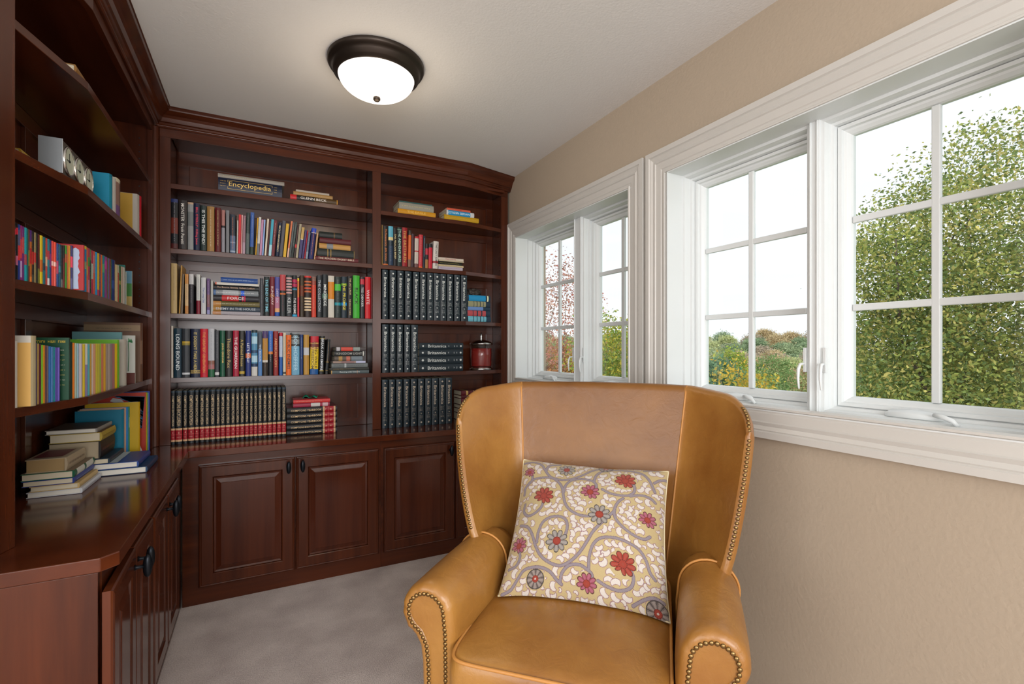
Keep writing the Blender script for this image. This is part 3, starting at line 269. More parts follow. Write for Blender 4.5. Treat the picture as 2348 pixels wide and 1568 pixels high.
PILES=[('top shelf of the wide bay',2.868,[(-0.1896,0.103,2.003,0.0633,'101830',[],'Encyclopedia','e0bb60','thick navy and gold'),(-0.1914,0.1141,2.0677,0.0194,'8e877e',[],'~','d8c890','thin grey almanac shaped')]),('top shelf of the wide bay right stack',2.868,[(0.143,0.3846,2.003,0.0254,'1c1612',[(0,0.13,'b81c24'),(0.985,1,'d8981c'),(0.5,0.98,'4a3414')],'GLENN BECK','e4dcd4','black and red'),(0.1584,0.3597,2.0298,0.0185,'a07c48',[],'~','c8a878','tan'),(0.1716,0.3421,2.0498,0.0103,'a69c90',[],'','','thin pale grey')]),('second shelf of the wide bay right stack',2.868,[(0.2676,0.4982,1.686,0.021,'5a1820',[],'THE READERS DIGEST BIBLE','dcc8b0','long maroon with cream lettering'),(0.2796,0.4768,1.7083,0.0425,'1c2321',[(0.26,0.29,'8a7038'),(0.34,0.37,'8a7038'),(0.985,1,'8a7038')],'','','thick black with gold bands'),(0.2889,0.456,1.7521,0.029,'b88a4a',[(0.24,0.44,'7a7f84')],'','','tan with a grey picture'),(0.2909,0.4578,1.7824,0.0286,'541820',[],'','','maroon leather'),(0.2899,0.4107,1.8124,0.0324,'1a211f',[(0.62,0.68,'5a4428')],'','','thin black with one gold band')]),('third shelf of the wide bay stack',2.868,[(-0.2143,0.0,1.368,0.0177,'a09aa0',[(0,0.17,'b8845a')],'~','c8c0c4','pale grey with a tan end'),(-0.2143,-0.0011,1.3871,0.0238,'33404e',[(0,0.17,'a87a34')],'ENEMY IN THE HOUSE','b8c0c8','slate with a tan end'),(-0.2143,-0.0033,1.4124,0.0249,'6a6038',[(0,0.17,'b8844a')],'~','c8c090','olive and tan'),(-0.2106,-0.0078,1.4387,0.0282,'28262a',[(0.18,0.55,'b8282a'),(0.62,0.65,'c01c44'),(0.67,0.7,'c01c44')],'FORCE','e4d8d8','black with a red block'),(-0.2106,-0.009,1.4682,0.0265,'7e8488',[(0,0.05,'4a6a9a'),(0.6,0.68,'3a6ad8'),(0.2,0.55,'a8acb0')],'~','e8e8e8','silver and blue'),(-0.2106,-0.0067,1.4961,0.0228,'1c1e20',[],'The Bourne Identity  Robert Ludlum','c8a080','black with copper lettering'),(-0.2028,-0.0067,1.5203,0.0117,'c8c4bc',[(0,0.03,'d05a38')],'','','thin white'),(-0.1791,-0.0123,1.5333,0.0262,'24488a',[(0,1,'24488a')],'~','a8c4e4','blue')]),('fourth shelf of the wide bay stack',2.868,[(0.3516,0.5574,1.052,0.0187,'4c575a',[(0.0,0.02,'c8a060'),(0.68,0.69,'c88a58')],'Running with Scissors','dce4e4','slate with white lettering'),(0.3478,0.5574,1.0722,0.0132,'22241e',[],'~','b89a58','thin black'),(0.3542,0.5519,1.0868,0.0238,'6c7272',[(0.35,0.4,'b8bcbc')],'~','2e3434','mid grey'),(0.3606,0.5383,1.112,0.0107,'9a8478',[(0.25,0.65,'8a6a6a'),(0.7,1,'b8bcd8')],'','','very thin mauve'),(0.3682,0.5221,1.1241,0.0267,'5a5048',[(0.15,0.28,'a08048'),(0.42,0.55,'b86a58'),(0.6,1,'707c84')],'','','brown patterned'),(0.3695,0.5356,1.1523,0.0276,'2e3030',[(0.93,0.97,'c8c8c0')],'KINGDOM LIGHT','9a9a94','black with grey lettering'),(0.3746,0.5397,1.1813,0.0214,'4a4444',[(0.18,0.56,'c84a3c'),(0.03,0.14,'b8b4b8'),(0.58,0.8,'8a9490')],'','','grey and red')]),('foot of the wide bay stack',2.868,[(0.1261,0.3824,0.725,0.0257,'16191c',[],'COMPTONS ENCYCLOPEDIA','d8b888','black, red and cream volume'),(0.1261,0.3824,0.7521,0.0287,'16191c',[],'COMPTONS ENCYCLOPEDIA','d8b888','black, red and cream volume'),(0.1261,0.3824,0.7821,0.0292,'16191c',[],'COMPTONS YEARBOOK','d8b888','black, red and cream volume'),(0.1261,0.3824,0.8126,0.0285,'16191c',[],'COMPTONS YEARBOOK','d8b888','black, red and cream volume'),(0.1261,0.3824,0.8424,0.0312,'16191c',[],'COMPTONS YEARBOOK','d8b888','black, red and cream volume'),(0.1581,0.344,0.875,0.0203,'9a3048',[(0.48,0.73,'c8c4c0'),(0.8,0.95,'c8a8ac')],'','','wine red with a white label'),(0.1581,0.3453,0.8967,0.0189,'c23434',[],'~','e8b088','bright red')]),('top shelf of the narrow bay left stack',2.868,[(0.7245,0.9592,2.003,0.0264,'c48a1c',[],'THE EAGLE','e8c060','amber'),(0.7337,0.9482,2.0308,0.0393,'8e8c80',[],'~','d0c088','thick grey'),(0.7355,0.9403,2.0714,0.0077,'2e5450',[],'','','thin teal')]),('top shelf of the narrow bay right stack',2.872,[(1.0162,1.2506,2.003,0.0288,'b8901c',[],'~','d8b848','mustard yellow'),(1.0331,1.2198,2.0331,0.0305,'c8cacc',[(0.06,0.86,'1f86b8')],'CITIZEN SERVANT','d8ecf4','white with a blue panel'),(1.0371,1.1964,2.0649,0.0126,'cc5a40',[],'TOBRUK','7a1c18','coral')]),('second shelf of the narrow bay stack',2.868,[(0.9777,1.1381,1.686,0.0198,'b0a6b4',[],'~','5a4a6a','lilac white'),(0.9789,1.1456,1.7071,0.011,'bfae88',[],'~','6a5a38','buff'),(0.9797,1.1381,1.7195,0.0172,'23241f',[],'~','c8c060','black with yellow lettering'),(0.9805,1.1464,1.7379,0.0072,'b8aa90',[],'','','very thin cream'),(0.9777,1.1456,1.7464,0.0149,'c8bcae',[],'Dark Horses','b04a40','cream with red initials')]),('third shelf of the narrow bay stack',2.872,[(1.1774,1.3414,1.368,0.034,'1a3446',[(0.02,0.24,'68a8b8'),(0.27,0.39,'68a8b8'),(0.42,0.53,'68a8b8'),(0.57,0.68,'68a8b8'),(0.7,0.8,'68a8b8')],'','','navy with pale turquoise labels'),(1.174,1.3379,1.4034,0.0358,'1c3040',[(0.02,0.24,'a8484c'),(0.27,0.41,'a8484c'),(0.46,0.6,'a8484c'),(0.65,0.8,'a8484c')],'','','navy with red labels'),(1.1795,1.3379,1.4406,0.0224,'1a3446',[(0,0.68,'6484b8')],'','','navy with a periwinkle label'),(1.1765,1.3379,1.4643,0.0349,'1c3040',[(0.03,0.27,'8e8c6c'),(0.29,0.4,'8e8c6c'),(0.43,0.54,'8e8c6c'),(0.57,0.68,'8e8c6c'),(0.7,0.8,'8e8c6c')],'','','navy with olive labels'),(1.1732,1.3379,1.5006,0.037,'1c3244',[(0.08,0.8,'1f84b4'),(0.86,0.92,'d8d8b0')],'','','navy with a bright blue label')]),('brit stack',2.868,[(0.8553,1.1414,1.052,0.0454,'1a252b',[],'Britannica','c8ccc8','x'),(0.8553,1.1414,1.0988,0.0475,'1a252b',[],'Britannica','c8ccc8','x'),(0.8553,1.1414,1.1477,0.041,'1a252b',[],'Britannica','c8ccc8','x'),(0.8572,1.1431,1.1902,0.0388,'1a252b',[],'Britannica','c8ccc8','x')])]
COMP=[(-0.3894,-0.3718,1),(-0.3698,-0.3419,2),(-0.3383,-0.3204,4),(-0.3174,-0.2922,5),(-0.2902,-0.273,6),(-0.2699,-0.2484,7),(-0.2474,-0.2278,13),(-0.2257,-0.2018,8),(-0.1997,-0.1812,9),(-0.18,-0.1596,10),(-0.1575,-0.1362,11),(-0.1347,-0.1147,12),(-0.1131,-0.0952,14),(-0.0936,-0.0733,15),(-0.0711,-0.0531,16),(-0.0508,-0.0335,17),(-0.0313,-0.0134,18),(-0.0112,0.0086,19),(0.0107,0.0318,20),(0.0334,0.0546,21),(0.057,0.0759,22),(0.0789,0.0985,23),(0.1008,0.1226,24)]
BRIT=[(1.368,[(0.6344,0.6683),(0.6784,0.7165),(0.7245,0.7613),(0.7706,0.8091),(0.82,0.8572),(0.8637,0.9014),(0.9084,0.945),(0.9497,0.9908),(0.9924,1.0296),(1.0365,1.0742),(1.0845,1.1215),(1.1298,1.1699)]),(1.052,[(0.6344,0.6719),(0.6791,0.7136),(0.7209,0.7569),(0.7662,0.8016),(0.8091,0.8488)]),(0.725,[(0.6337,0.6672),(0.6737,0.7092),(0.7172,0.7539),(0.7624,0.7975),(0.8061,0.8427),(0.8507,0.8871),(0.8956,0.9337),(0.9384,0.9769),(0.9829,1.0236),(1.0284,1.0681)])]
VINES = [[(0.015,0.044),(0.099,0.037),(0.157,0.065),(0.2,0.134),(0.24,0.178),(0.311,0.2),(0.385,0.189),(0.458,0.144),(0.514,0.085),(0.551,0.055)],[(0.198,0.118),(0.205,0.077),(0.233,0.051),(0.285,0.035)],[(0.045,0.276),(0.08,0.232),(0.121,0.201),(0.188,0.187),(0.249,0.189),(0.298,0.221),(0.333,0.273),(0.351,0.343),(0.372,0.404),(0.409,0.447),(0.469,0.476),(0.535,0.477),(0.584,0.456)],[(0.348,0.311),(0.354,0.255),(0.387,0.205),(0.453,0.184),(0.522,0.19),(0.558,0.221),(0.561,0.268)],[(0.542,0.2),(0.549,0.137),(0.583,0.08),(0.659,0.047),(0.752,0.048),(0.838,0.068),(0.885,0.11),(0.916,0.168),(0.932,0.205)],[(0.923,0.13),(0.954,0.097),(0.992,0.08)],[(0.602,0.256),(0.648,0.279),(0.708,0.285),(0.768,0.276),(0.804,0.239),(0.799,0.186),(0.764,0.162)],[(0.783,0.279),(0.842,0.258),(0.902,0.26),(0.94,0.287)],[(0.739,0.306),(0.711,0.339),(0.691,0.402),(0.701,0.463),(0.747,0.512),(0.813,0.55),(0.878,0.559),(0.913,0.532)],[(0.692,0.41),(0.651,0.468),(0.603,0.528),(0.563,0.586),(0.532,0.652),(0.488,0.728),(0.436,0.782),(0.376,0.813),(0.305,0.799),(0.246,0.76),(0.204,0.701),(0.167,0.626),(0.125,0.574),(0.066,0.557)],[(0.209,0.677),(0.209,0.613),(0.23,0.546),(0.276,0.509),(0.34,0.498),(0.386,0.52),(0.401,0.566),(0.391,0.622),(0.355,0.658)],[(0.04,0.84),(0.086,0.821),(0.104,0.77),(0.082,0.709)],[(0.025,0.984),(0.076,0.96),(0.11,0.907),(0.145,0.853),(0.198,0.834),(0.26,0.833),(0.318,0.853),(0.363,0.894),(0.392,0.914)],[(0.381,0.907),(0.393,0.851),(0.431,0.806),(0.493,0.794),(0.543,0.815),(0.572,0.842),(0.567,0.881)],[(0.552,0.806),(0.552,0.743),(0.572,0.663),(0.615,0.615),(0.686,0.596),(0.764,0.602),(0.844,0.631),(0.887,0.686),(0.909,0.752),(0.937,0.786)],[(0.608,0.868),(0.664,0.891),(0.733,0.897),(0.794,0.866),(0.813,0.81),(0.791,0.767),(0.756,0.764)],[(0.074,0.403),(0.074,0.459),(0.115,0.495),(0.164,0.478),(0.203,0.437),(0.215,0.38)],[(0.052,0.324),(0.055,0.267),(0.094,0.223),(0.099,0.174),(0.075,0.144)],[(0.852,0.029),(0.891,0.011),(0.945,0.004)],[(0.803,0.956),(0.87,0.909),(0.925,0.886),(0.979,0.894)]]
FLOWERS = [(0.071,0.14,0.042,'p'),(0.342,0.094,0.058,'g'),(0.6,0.032,0.046,'r'),(0.741,0.156,0.065,'o'),(0.21,0.345,0.068,'o'),(0.525,0.291,0.06,'p'),(0.599,0.454,0.068,'g'),(0.897,0.428,0.054,'p'),(0.08,0.693,0.054,'p'),(0.342,0.664,0.069,'g'),(0.752,0.745,0.073,'o'),(0.229,0.897,0.052,'r'),(0.541,0.893,0.058,'p'),(0.939,0.96,0.062,'r')]
# ================================================ built-in bookcases
SZ = {1: 2.003, 2: 1.686, 3: 1.368, 4: 1.052, 5: .725}; TH = .024
PB = [(-.45, 2.86), (1.155, 2.86), (1.50, 2.948)]        # back run face line
PL = [(-.531, 1.525), (-.45, 1.89), (-.45, 2.86)]        # left run face line
def yb(x): return 2.86 if x <= 1.155 else 2.86+(x-1.155)*.088/.345
def xl(y): return -.45 if y >= 1.89 else -.45-(1.89-y)*.081/.365
def stile_b(x0, x1, z0, z1, t=.02):
    m = MB(); m.prism([(x0, yb(x0)), (x1, yb(x1)), (x1, yb(x1)+t), (x0, yb(x0)+t)], z0, z1); return m
def stile_l(y0, y1, z0, z1, t=.02):
    m = MB(); m.prism([(xl(y0)-t, y0), (xl(y0), y0), (xl(y1), y1), (xl(y1)-t, y1)], z0, z1); return m
ZC = SZ[5]
bk = tag(empty('bookcase', (.5, 2.99, ZC)), 'dark cherry built-in bookcase covering the back wall, two bays of books', 'bookcase')
lf = tag(empty('bookcase', (-.6, 2.2, ZC)), 'dark cherry built-in bookcase on the left wall, seen edge on', 'bookcase')
def put(mb, name, mt, par, bev=.0012):
    l = par.location; mb.v = [(p[0]-l[0], p[1]-l[1], p[2]-l[2]) for p in mb.v]; return mb.build(name, mt, par, bevel=bev)
HZ = 2.222
put(stile_b(-.432, -.388, ZC, HZ), 'stile', WZ, bk); put(stile_b(.576, .624, ZC, HZ), 'stile', WZ, bk); put(stile_b(1.444, 1.500, ZC, HZ), 'stile', WZ, bk)
m = MB(); m.prism([(-.432, 2.86), (1.155, 2.86), (1.50, 2.948), (1.50, 2.968), (1.15, 2.88), (-.432, 2.88)], HZ, CZ-.002); put(m, 'top_rail', WX, bk)
for a_, b_, y_ in ((-.402, -.3905, 2.88), (.587, .600, 2.88), (.603, .6155, 2.88), (1.452, 1.466, 2.96)):
    m = MB(); m.box(a_, b_, y_, 3.085, ZC, HZ+.02); put(m, 'side_panel', WZ, bk, 0)
m = MB(); m.box(-.45, 1.50, 3.098, 3.112, ZC, CZ-.004); put(m, 'back_panel', WZ, bk, 0)
m = MB()
for x0, x1 in ((-.386, .585), (.618, 1.452)):
    for k in (1, 2, 3, 4): m.box(x0, x1, 3.088, 3.1, SZ[k]-.075, SZ[k]-TH)
    m.box(x0, x1, 3.088, 3.1, HZ-.055, HZ+.03); m.box(x0, x1, 3.088, 3.1, ZC, ZC+.045); m.box(x0, x0+.05, 3.0885, 3.1, ZC, HZ); m.box(x1-.05, x1, 3.0885, 3.1, ZC, HZ)
put(m, 'back_rails', WX, bk)
m = MB(); m.box(-.386, 1.45, 2.9, 3.09, HZ+.015, HZ+.03); put(m, 'top_panel', WX, bk, 0)
for k in (1, 2, 3, 4):
    m = MB(); m.box(-.390, .5865, 2.867, 3.087, SZ[k]-TH, SZ[k]); put(m, 'shelf', WX, bk)
    m = MB(); m.prism([(.616, 2.867), (1.16, 2.867), (1.4515, 2.941), (1.4515, 3.087), (.616, 3.087)], SZ[k]-TH, SZ[k]); put(m, 'shelf', WX, bk)
# left run
put(stile_l(1.525, 1.575, ZC, HZ), 'stile', WZ, lf); put(stile_l(2.795, 2.838, ZC, HZ), 'stile', WZ, lf)
m = MB(); m.prism([(-.551, 1.525), (-.531, 1.525), (-.45, 1.89), (-.45, 2.838), (-.47, 2.838), (-.47, 1.892)], HZ, CZ-.002); put(m, 'top_rail', WY, lf)
m = MB(); m.box(-.70, -.552, 1.5255, 1.545, ZC, CZ-.003); put(m, 'end_panel', WZ, lf)
m = MB(); m.box(-.70, -.471, 2.80, 2.815, ZC, HZ+.02); put(m, 'side_panel', WZ, lf, 0)
m = MB(); m.box(-.714, -.70, 1.53, 2.85, ZC, CZ-.004); put(m, 'back_panel', WZ, lf, 0)
m = MB()
for k in (1, 2, 3, 4): m.box(-.70, -.688, 1.546, 2.80, SZ[k]-.075, SZ[k]-TH)
m.box(-.70, -.688, 1.546, 2.80, HZ-.055, HZ+.03); m.box(-.70, -.6885, 1.546, 1.60, ZC, HZ); m.box(-.70, -.6885, 2.16, 2.21, ZC, HZ)
put(m, 'back_rails', WY, lf)
m = MB(); m.box(-.70, -.475, 1.546, 2.80, HZ+.015, HZ+.03); put(m, 'top_panel', WY, lf, 0)
for k in (1, 2, 3, 4):
    m = MB(); m.prism([(-.688, 1.546), (-.547, 1.546), (-.463, 1.892), (-.463, 2.7995), (-.688, 2.7995)], SZ[k]-TH, SZ[k]); put(m, 'shelf', WY, lf)
# shelf peg holes in the far side panel and the divider
m = MB(); m.box(-.0025, .0025, -.0005, .0005, -.0025, .0025); pm = m.mesh('peg_hole', [M_black])
def pegs(par, spots, rz):
    l = par.location
    for x, y, z in spots:
        o = bpy.data.objects.new('peg_hole', pm); COL.objects.link(o); o.parent = par; o.location = (x-l[0], y-l[1], z-l[2]); o.rotation_euler.z = rz
pegs(lf, [(x, 2.7998, z) for z in np.arange(.80, 2.18, .032) for x in (-.50, -.66)], 0)
pegs(bk, [(1.4518, 2.978, z) for z in np.arange(.80, 2.18, .032)], R(90))
# corner filler post between the two runs
m = MB(); m.prism([(-.46, 2.838), (-.442, 2.842), (-.436, 2.848), (-.432, 2.862), (-.45, 2.88), (-.47, 2.86)], ZC, 2.2615); put(m, 'corner_post', WZ, bk)
# crown moulding
def sweep(path, prof):
    P = [Vector((x, y)) for x, y in path]; rings = []
    ns = []
    for i in range(len(P)-1):
        d = (P[i+1]-P[i]).normalized(); ns.append(Vector((d.y, -d.x)))
    for i, p in enumerate(P):
        if i == 0: n = ns[0]; k = 1
        elif i == len(P)-1: n = ns[-1]; k = 1
        else:
            n = (ns[i-1]+ns[i]).normalized(); k = 1/max(.3, n.dot(ns[i]))
        rings.append([(p.x+n.x*o*k, p.y+n.y*o*k, z) for o, z in prof])
    return rings
prof = [(.0006, 2.262), (.008, 2.262), (.011, 2.266), (.011, 2.272), (.016, 2.276), (.020, 2.283), (.027, 2.286), (.030, 2.293), (.034, 2.303), (.042, 2.314), (.053, 2.321), (.060, 2.326), (.064, 2.329), (.066, 2.334), (.066, 2.344), (.070, 2.349), (.0006, 2.349)]
m = MB(); m.rings(sweep([(-.716, 1.525), (-.531, 1.525), (-.45, 1.89), (-.45, 2.86), (1.155, 2.86), (1.516, 2.952)], prof), cap0=True, cap1=True)
cw = m.build('crown_moulding', WX, bevel=.0008); fix_normals(cw)
tag(cw, 'dark cherry crown moulding running along the top of both bookcases', 'moulding')
# ================================================ worktop and base cabinets
m = MB()
m.prism([(-.714, 1.40), (-.322, 1.40), (-.292, 1.429), (-.292, 2.654), (1.517, 2.654), (1.517, 3.112), (-.714, 3.112)], .692, .7245)
tag(m.build('worktop', WTOP, bevel=.0025), 'L-shaped polished cherry worktop with clipped corner over the base cabinets', 'worktop')
def handle(par, loc, facing, lab=None):    # ribbed barrel pull on a stem; facing = unit (x,y)
    m = MB(); fx, fy = facing; n = 20; rs = []
    for t in np.linspace(-1, 1, 11):
        rr = .0015+.0095*math.sqrt(max(0, 1-t*t*.97))
        rs.append([(loc[0]+fx*.028+math.cos(2*math.pi*k/n)*rr*(1 if k % 2 else .82), loc[1]+fy*.028+math.sin(2*math.pi*k/n)*rr*(1 if k % 2 else .82), loc[2]+t*.030) for k in range(n)])
    m.rings(rs, cap0=True, cap1=True, sm=True)
    m.tube([(loc[0], loc[1], loc[2]), (loc[0]+fx*.006, loc[1]+fy*.006, loc[2]), (loc[0]+fx*.022, loc[1]+fy*.022, loc[2])], [.008, .0045, .005], 10)
    b = par['_o']; m.v = [(p[0]-b[0], p[1]-b[1], p[2]-b[2]) for p in m.v]
    return m.build('handle', M_black, par)
DOORP = [(0, .0), (0, .015), (.003, .019), (.007, .0205), (.010, .0185), (.013, .0205), (.056, .0205), (.059, .0175), (.062, .013), (.070, .0115), (.088, .018), (.091, .020)]
def door(unit, a0, a1, z0, z1, face, axis, hand, name_knob=True):
    """raised-panel door. axis 'x': door in the back run (faces -Y at Y=face); 'y': left run (faces +X at X=face)"""
    f = MB(); p = MB()
    def P(a, d, z): return (a, face-d, z) if axis == 'x' else (face+d, a, z)
    def rs(prof): return [[P(a0+o, d, z0+o), P(a1-o, d, z0+o), P(a1-o, d, z1-o), P(a0+o, d, z1-o)] for o, d in prof]
    f.rings(rs([(0.06, 0), (0, 0)]+DOORP[1:8]+[(.062, .004)])); p.rings(rs([(.060, .009)]+DOORP[8:]), cap1=True)
    base = P((a0+a1)/2, 0, z0); L = unit.location
    f.v = [(q[0]-base[0], q[1]-base[1], q[2]-base[2]) for q in f.v]; p.v = [(q[0]-base[0], q[1]-base[1], q[2]-base[2]) for q in p.v]
    d = f.build('door', WZ, unit, (base[0]-L[0], base[1]-L[1], base[2]-L[2])); fix_normals(d)
    q = p.build('panel', WPAN, d); fix_normals(q)
    d['_o'] = base
    ka = a1-.030 if hand > 0 else a0+.030
    handle(d, P(ka, .0205, z1-.045), (0, -1) if axis == 'x' else (1, 0)); del d['_o']
    return d
def cab(loc, label): return tag(empty('base_cabinet', loc), label, 'cabinet', 'base cabinets under the worktop')
c1 = cab((.157, 2.86, 0), 'cherry base cabinet on the back wall with the two full-width doors in view')
c2 = cab((1.05, 2.86, 0), 'cherry base cabinet on the back wall half hidden behind the armchair')
put(MB(), 'x', WZ, c1) if False else None
def carcass(unit, x0, x1):
    m = MB(); m.box(x0, x1, 2.68, 3.11, 0, .6915); put(m, 'body', WX, unit, .001)
carcass(c1, -.3195, .584); carcass(c2, .5845, 1.515)
door(c1, -.255, .1545, .083, .652, 2.679, 'x', 1); door(c1, .1585, .570, .083, .652, 2.679, 'x', -1)
door(c2, .598, 1.008, .083, .652, 2.679, 'x', 1); door(c2, 1.012, 1.43, .083, .652, 2.679, 'x', -1)
c3 = cab((-.5, 1.66, 0), 'cherry base cabinet on the left wall nearest the open end, its door ajar')
c4 = cab((-.5, 2.2, 0), 'cherry base cabinet on the left wall nearest the back corner')
m = MB(); m.prism([(-.712, 1.415), (-.335, 1.415), (-.325, 1.43), (-.325, 1.92), (-.712, 1.92)], 0, .6915); put(m, 'body', WY, c3, .001)
m = MB(); m.box(-.712, -.3255, 1.402, 1.4145, 0, .6915); put(m, 'end_panel', WZ, c3, .001)
m = MB(); m.box(-.712, -.325, 1.9205, 2.679, 0, .6915); put(m, 'body', WY, c4, .001)
d = door(c3, 1.385, 1.655, .083, .652, -.318, 'y', 1); d.rotation_euler.z = R(1.5)
door(c3, 1.659, 1.916, .083, .652, -.3245, 'y', -1)
door(c4, 1.926, 2.188, .083, .652, -.3245, 'y', 1); door(c4, 2.192, 2.46, .083, .652, -.3245, 'y', -1)
m = MB(); m.box(-.322, -.316, 1.42, 1.445, .50, .56); m.tube([(-.319, 1.417, .47), (-.319, 1.417, .59)], .004, 8); put(m, 'hinge', M_chrome, c3, 0)
# ================================================ ceiling light
cl = tag(empty('ceiling_light', (.42, 2.0, CZ)), 'round flush ceiling light with bronze rim and glowing frosted bowl', 'light')
m = MB(); m.lathe([(.150, -.058), (.158, -.056), (.162, -.048), (.168, -.046), (.170, -.028), (.180, -.020), (.186, -.018), (.190, -.010), (.190, -.0005)], 0, 0, 64, cap1=False)
m.lathe([(.150, -.058), (.146, -.050), (.146, -.002)], 0, 0, 64); m.build('rim', M_bronze, cl)
em = bpy.data.materials.new('frosted_lit_glass'); em.use_nodes = True; t, b = nodes(em)
b.inputs['Base Color'].default_value = (.9, .88, .84, 1); b.inputs['Roughness'].default_value = .35; b.inputs['Emission Color'].default_value = (1, .93, .86, 1); b.inputs['Emission Strength'].default_value = 1.35
m = MB(); m.lathe([(.150*math.cos(a), -.05-.084*math.sin(a)) for a in np.linspace(0, math.pi/2*.98, 16)], 0, 0, 64, cap1=True); o = m.build('glass_bowl', em, cl)
m = MB(); m.lathe([(.002, -.150), (.010, -.148), (.014, -.143), (.015, -.138), (.013, -.132)], 0, 0, 24, cap0=True); m.build('finial', M_bronze, cl)
pl = bpy.data.lights.new('lamp_bulb', 'POINT'); pl.energy = 3; pl.color = (1, .82, .62); pl.shadow_soft_size = .12
po = bpy.data.objects.new('lamp_bulb', pl); COL.objects.link(po); po.location = (.42, 2.0, CZ-.26)
# ================================================ lettering (mesh text, cached)
_tc = {}
def textmesh(s):
    if s in _tc: return _tc[s]
    cu = bpy.data.curves.new('t', 'FONT'); cu.body = s; cu.resolution_u = 2; cu.size = 1; cu.offset = .006
    o = bpy.data.objects.new('t', cu); me = bpy.data.meshes.new_from_object(o)
    v = np.array([p.co[:2] for p in me.vertices]); f = [tuple(p.vertices) for p in me.polygons]
    bpy.data.objects.remove(o); bpy.data.curves.remove(cu); bpy.data.meshes.remove(me)
    lo = v.min(0); hi = v.max(0); _tc[s] = ((v-lo)/(hi-lo), f, (hi[0]-lo[0])/(hi[1]-lo[1])); return _tc[s]
def letters(mb, s, u0, u1, w0, w1, P, c, fill=False):
    """text s laid in the box (u along the line of writing, w up the letters); P maps (u,w)->xyz"""
    if s == '~':      # writing too small to read: a row of fine strokes
        rng = random.Random(int(u0*1e5)+int(w1*1e6)); h = (w1-w0); gh = min(h*.55, max(.0022, h*.34)); a = (w0+w1)/2-gh/2; gw = gh*.62; u = u0; word = rng.randint(3, 9); n = 0
        while u+gw < u1 and n < 70:
            if word == 0: word = rng.randint(3, 9); u += gw*1.3; continue
            k = rng.random(); n += 1; word -= 1; e = u+gw*.74; q = gw*.2
            mb.add([P(u, a), P(u+q, a), P(u+q, a+gh), P(u, a+gh)], [(0, 1, 2, 3)], 0, c)
            if k < .7: y = a+gh*(.8 if k < .25 else .4 if k < .5 else 0); mb.add([P(u+q, y), P(e, y), P(e, y+gh*.2), P(u+q, y+gh*.2)], [(0, 1, 2, 3)], 0, c)
            if k > .35: mb.add([P(e-q, a), P(e, a), P(e, a+gh), P(e-q, a+gh)], [(0, 1, 2, 3)], 0, c)
            u += gw
        return
    v, f, asp = textmesh(s); L = u1-u0; h = w1-w0
    if not fill:
        if L/h > asp: L2 = h*asp*1.25; L2 = min(L, L2); u0 += (L-L2)/2; L = L2
        else: h2 = max(L/asp, h*.45); h2 = min(h, h2); w0 += (h-h2)/2; h = h2
    mb.add([P(u0+p[0]*L, w0+p[1]*h) for p in v], f, 0, c)
def vary(h, k): 
    c = lin(h); return (c[0]*k, c[1]*k, c[2]*k, 1)
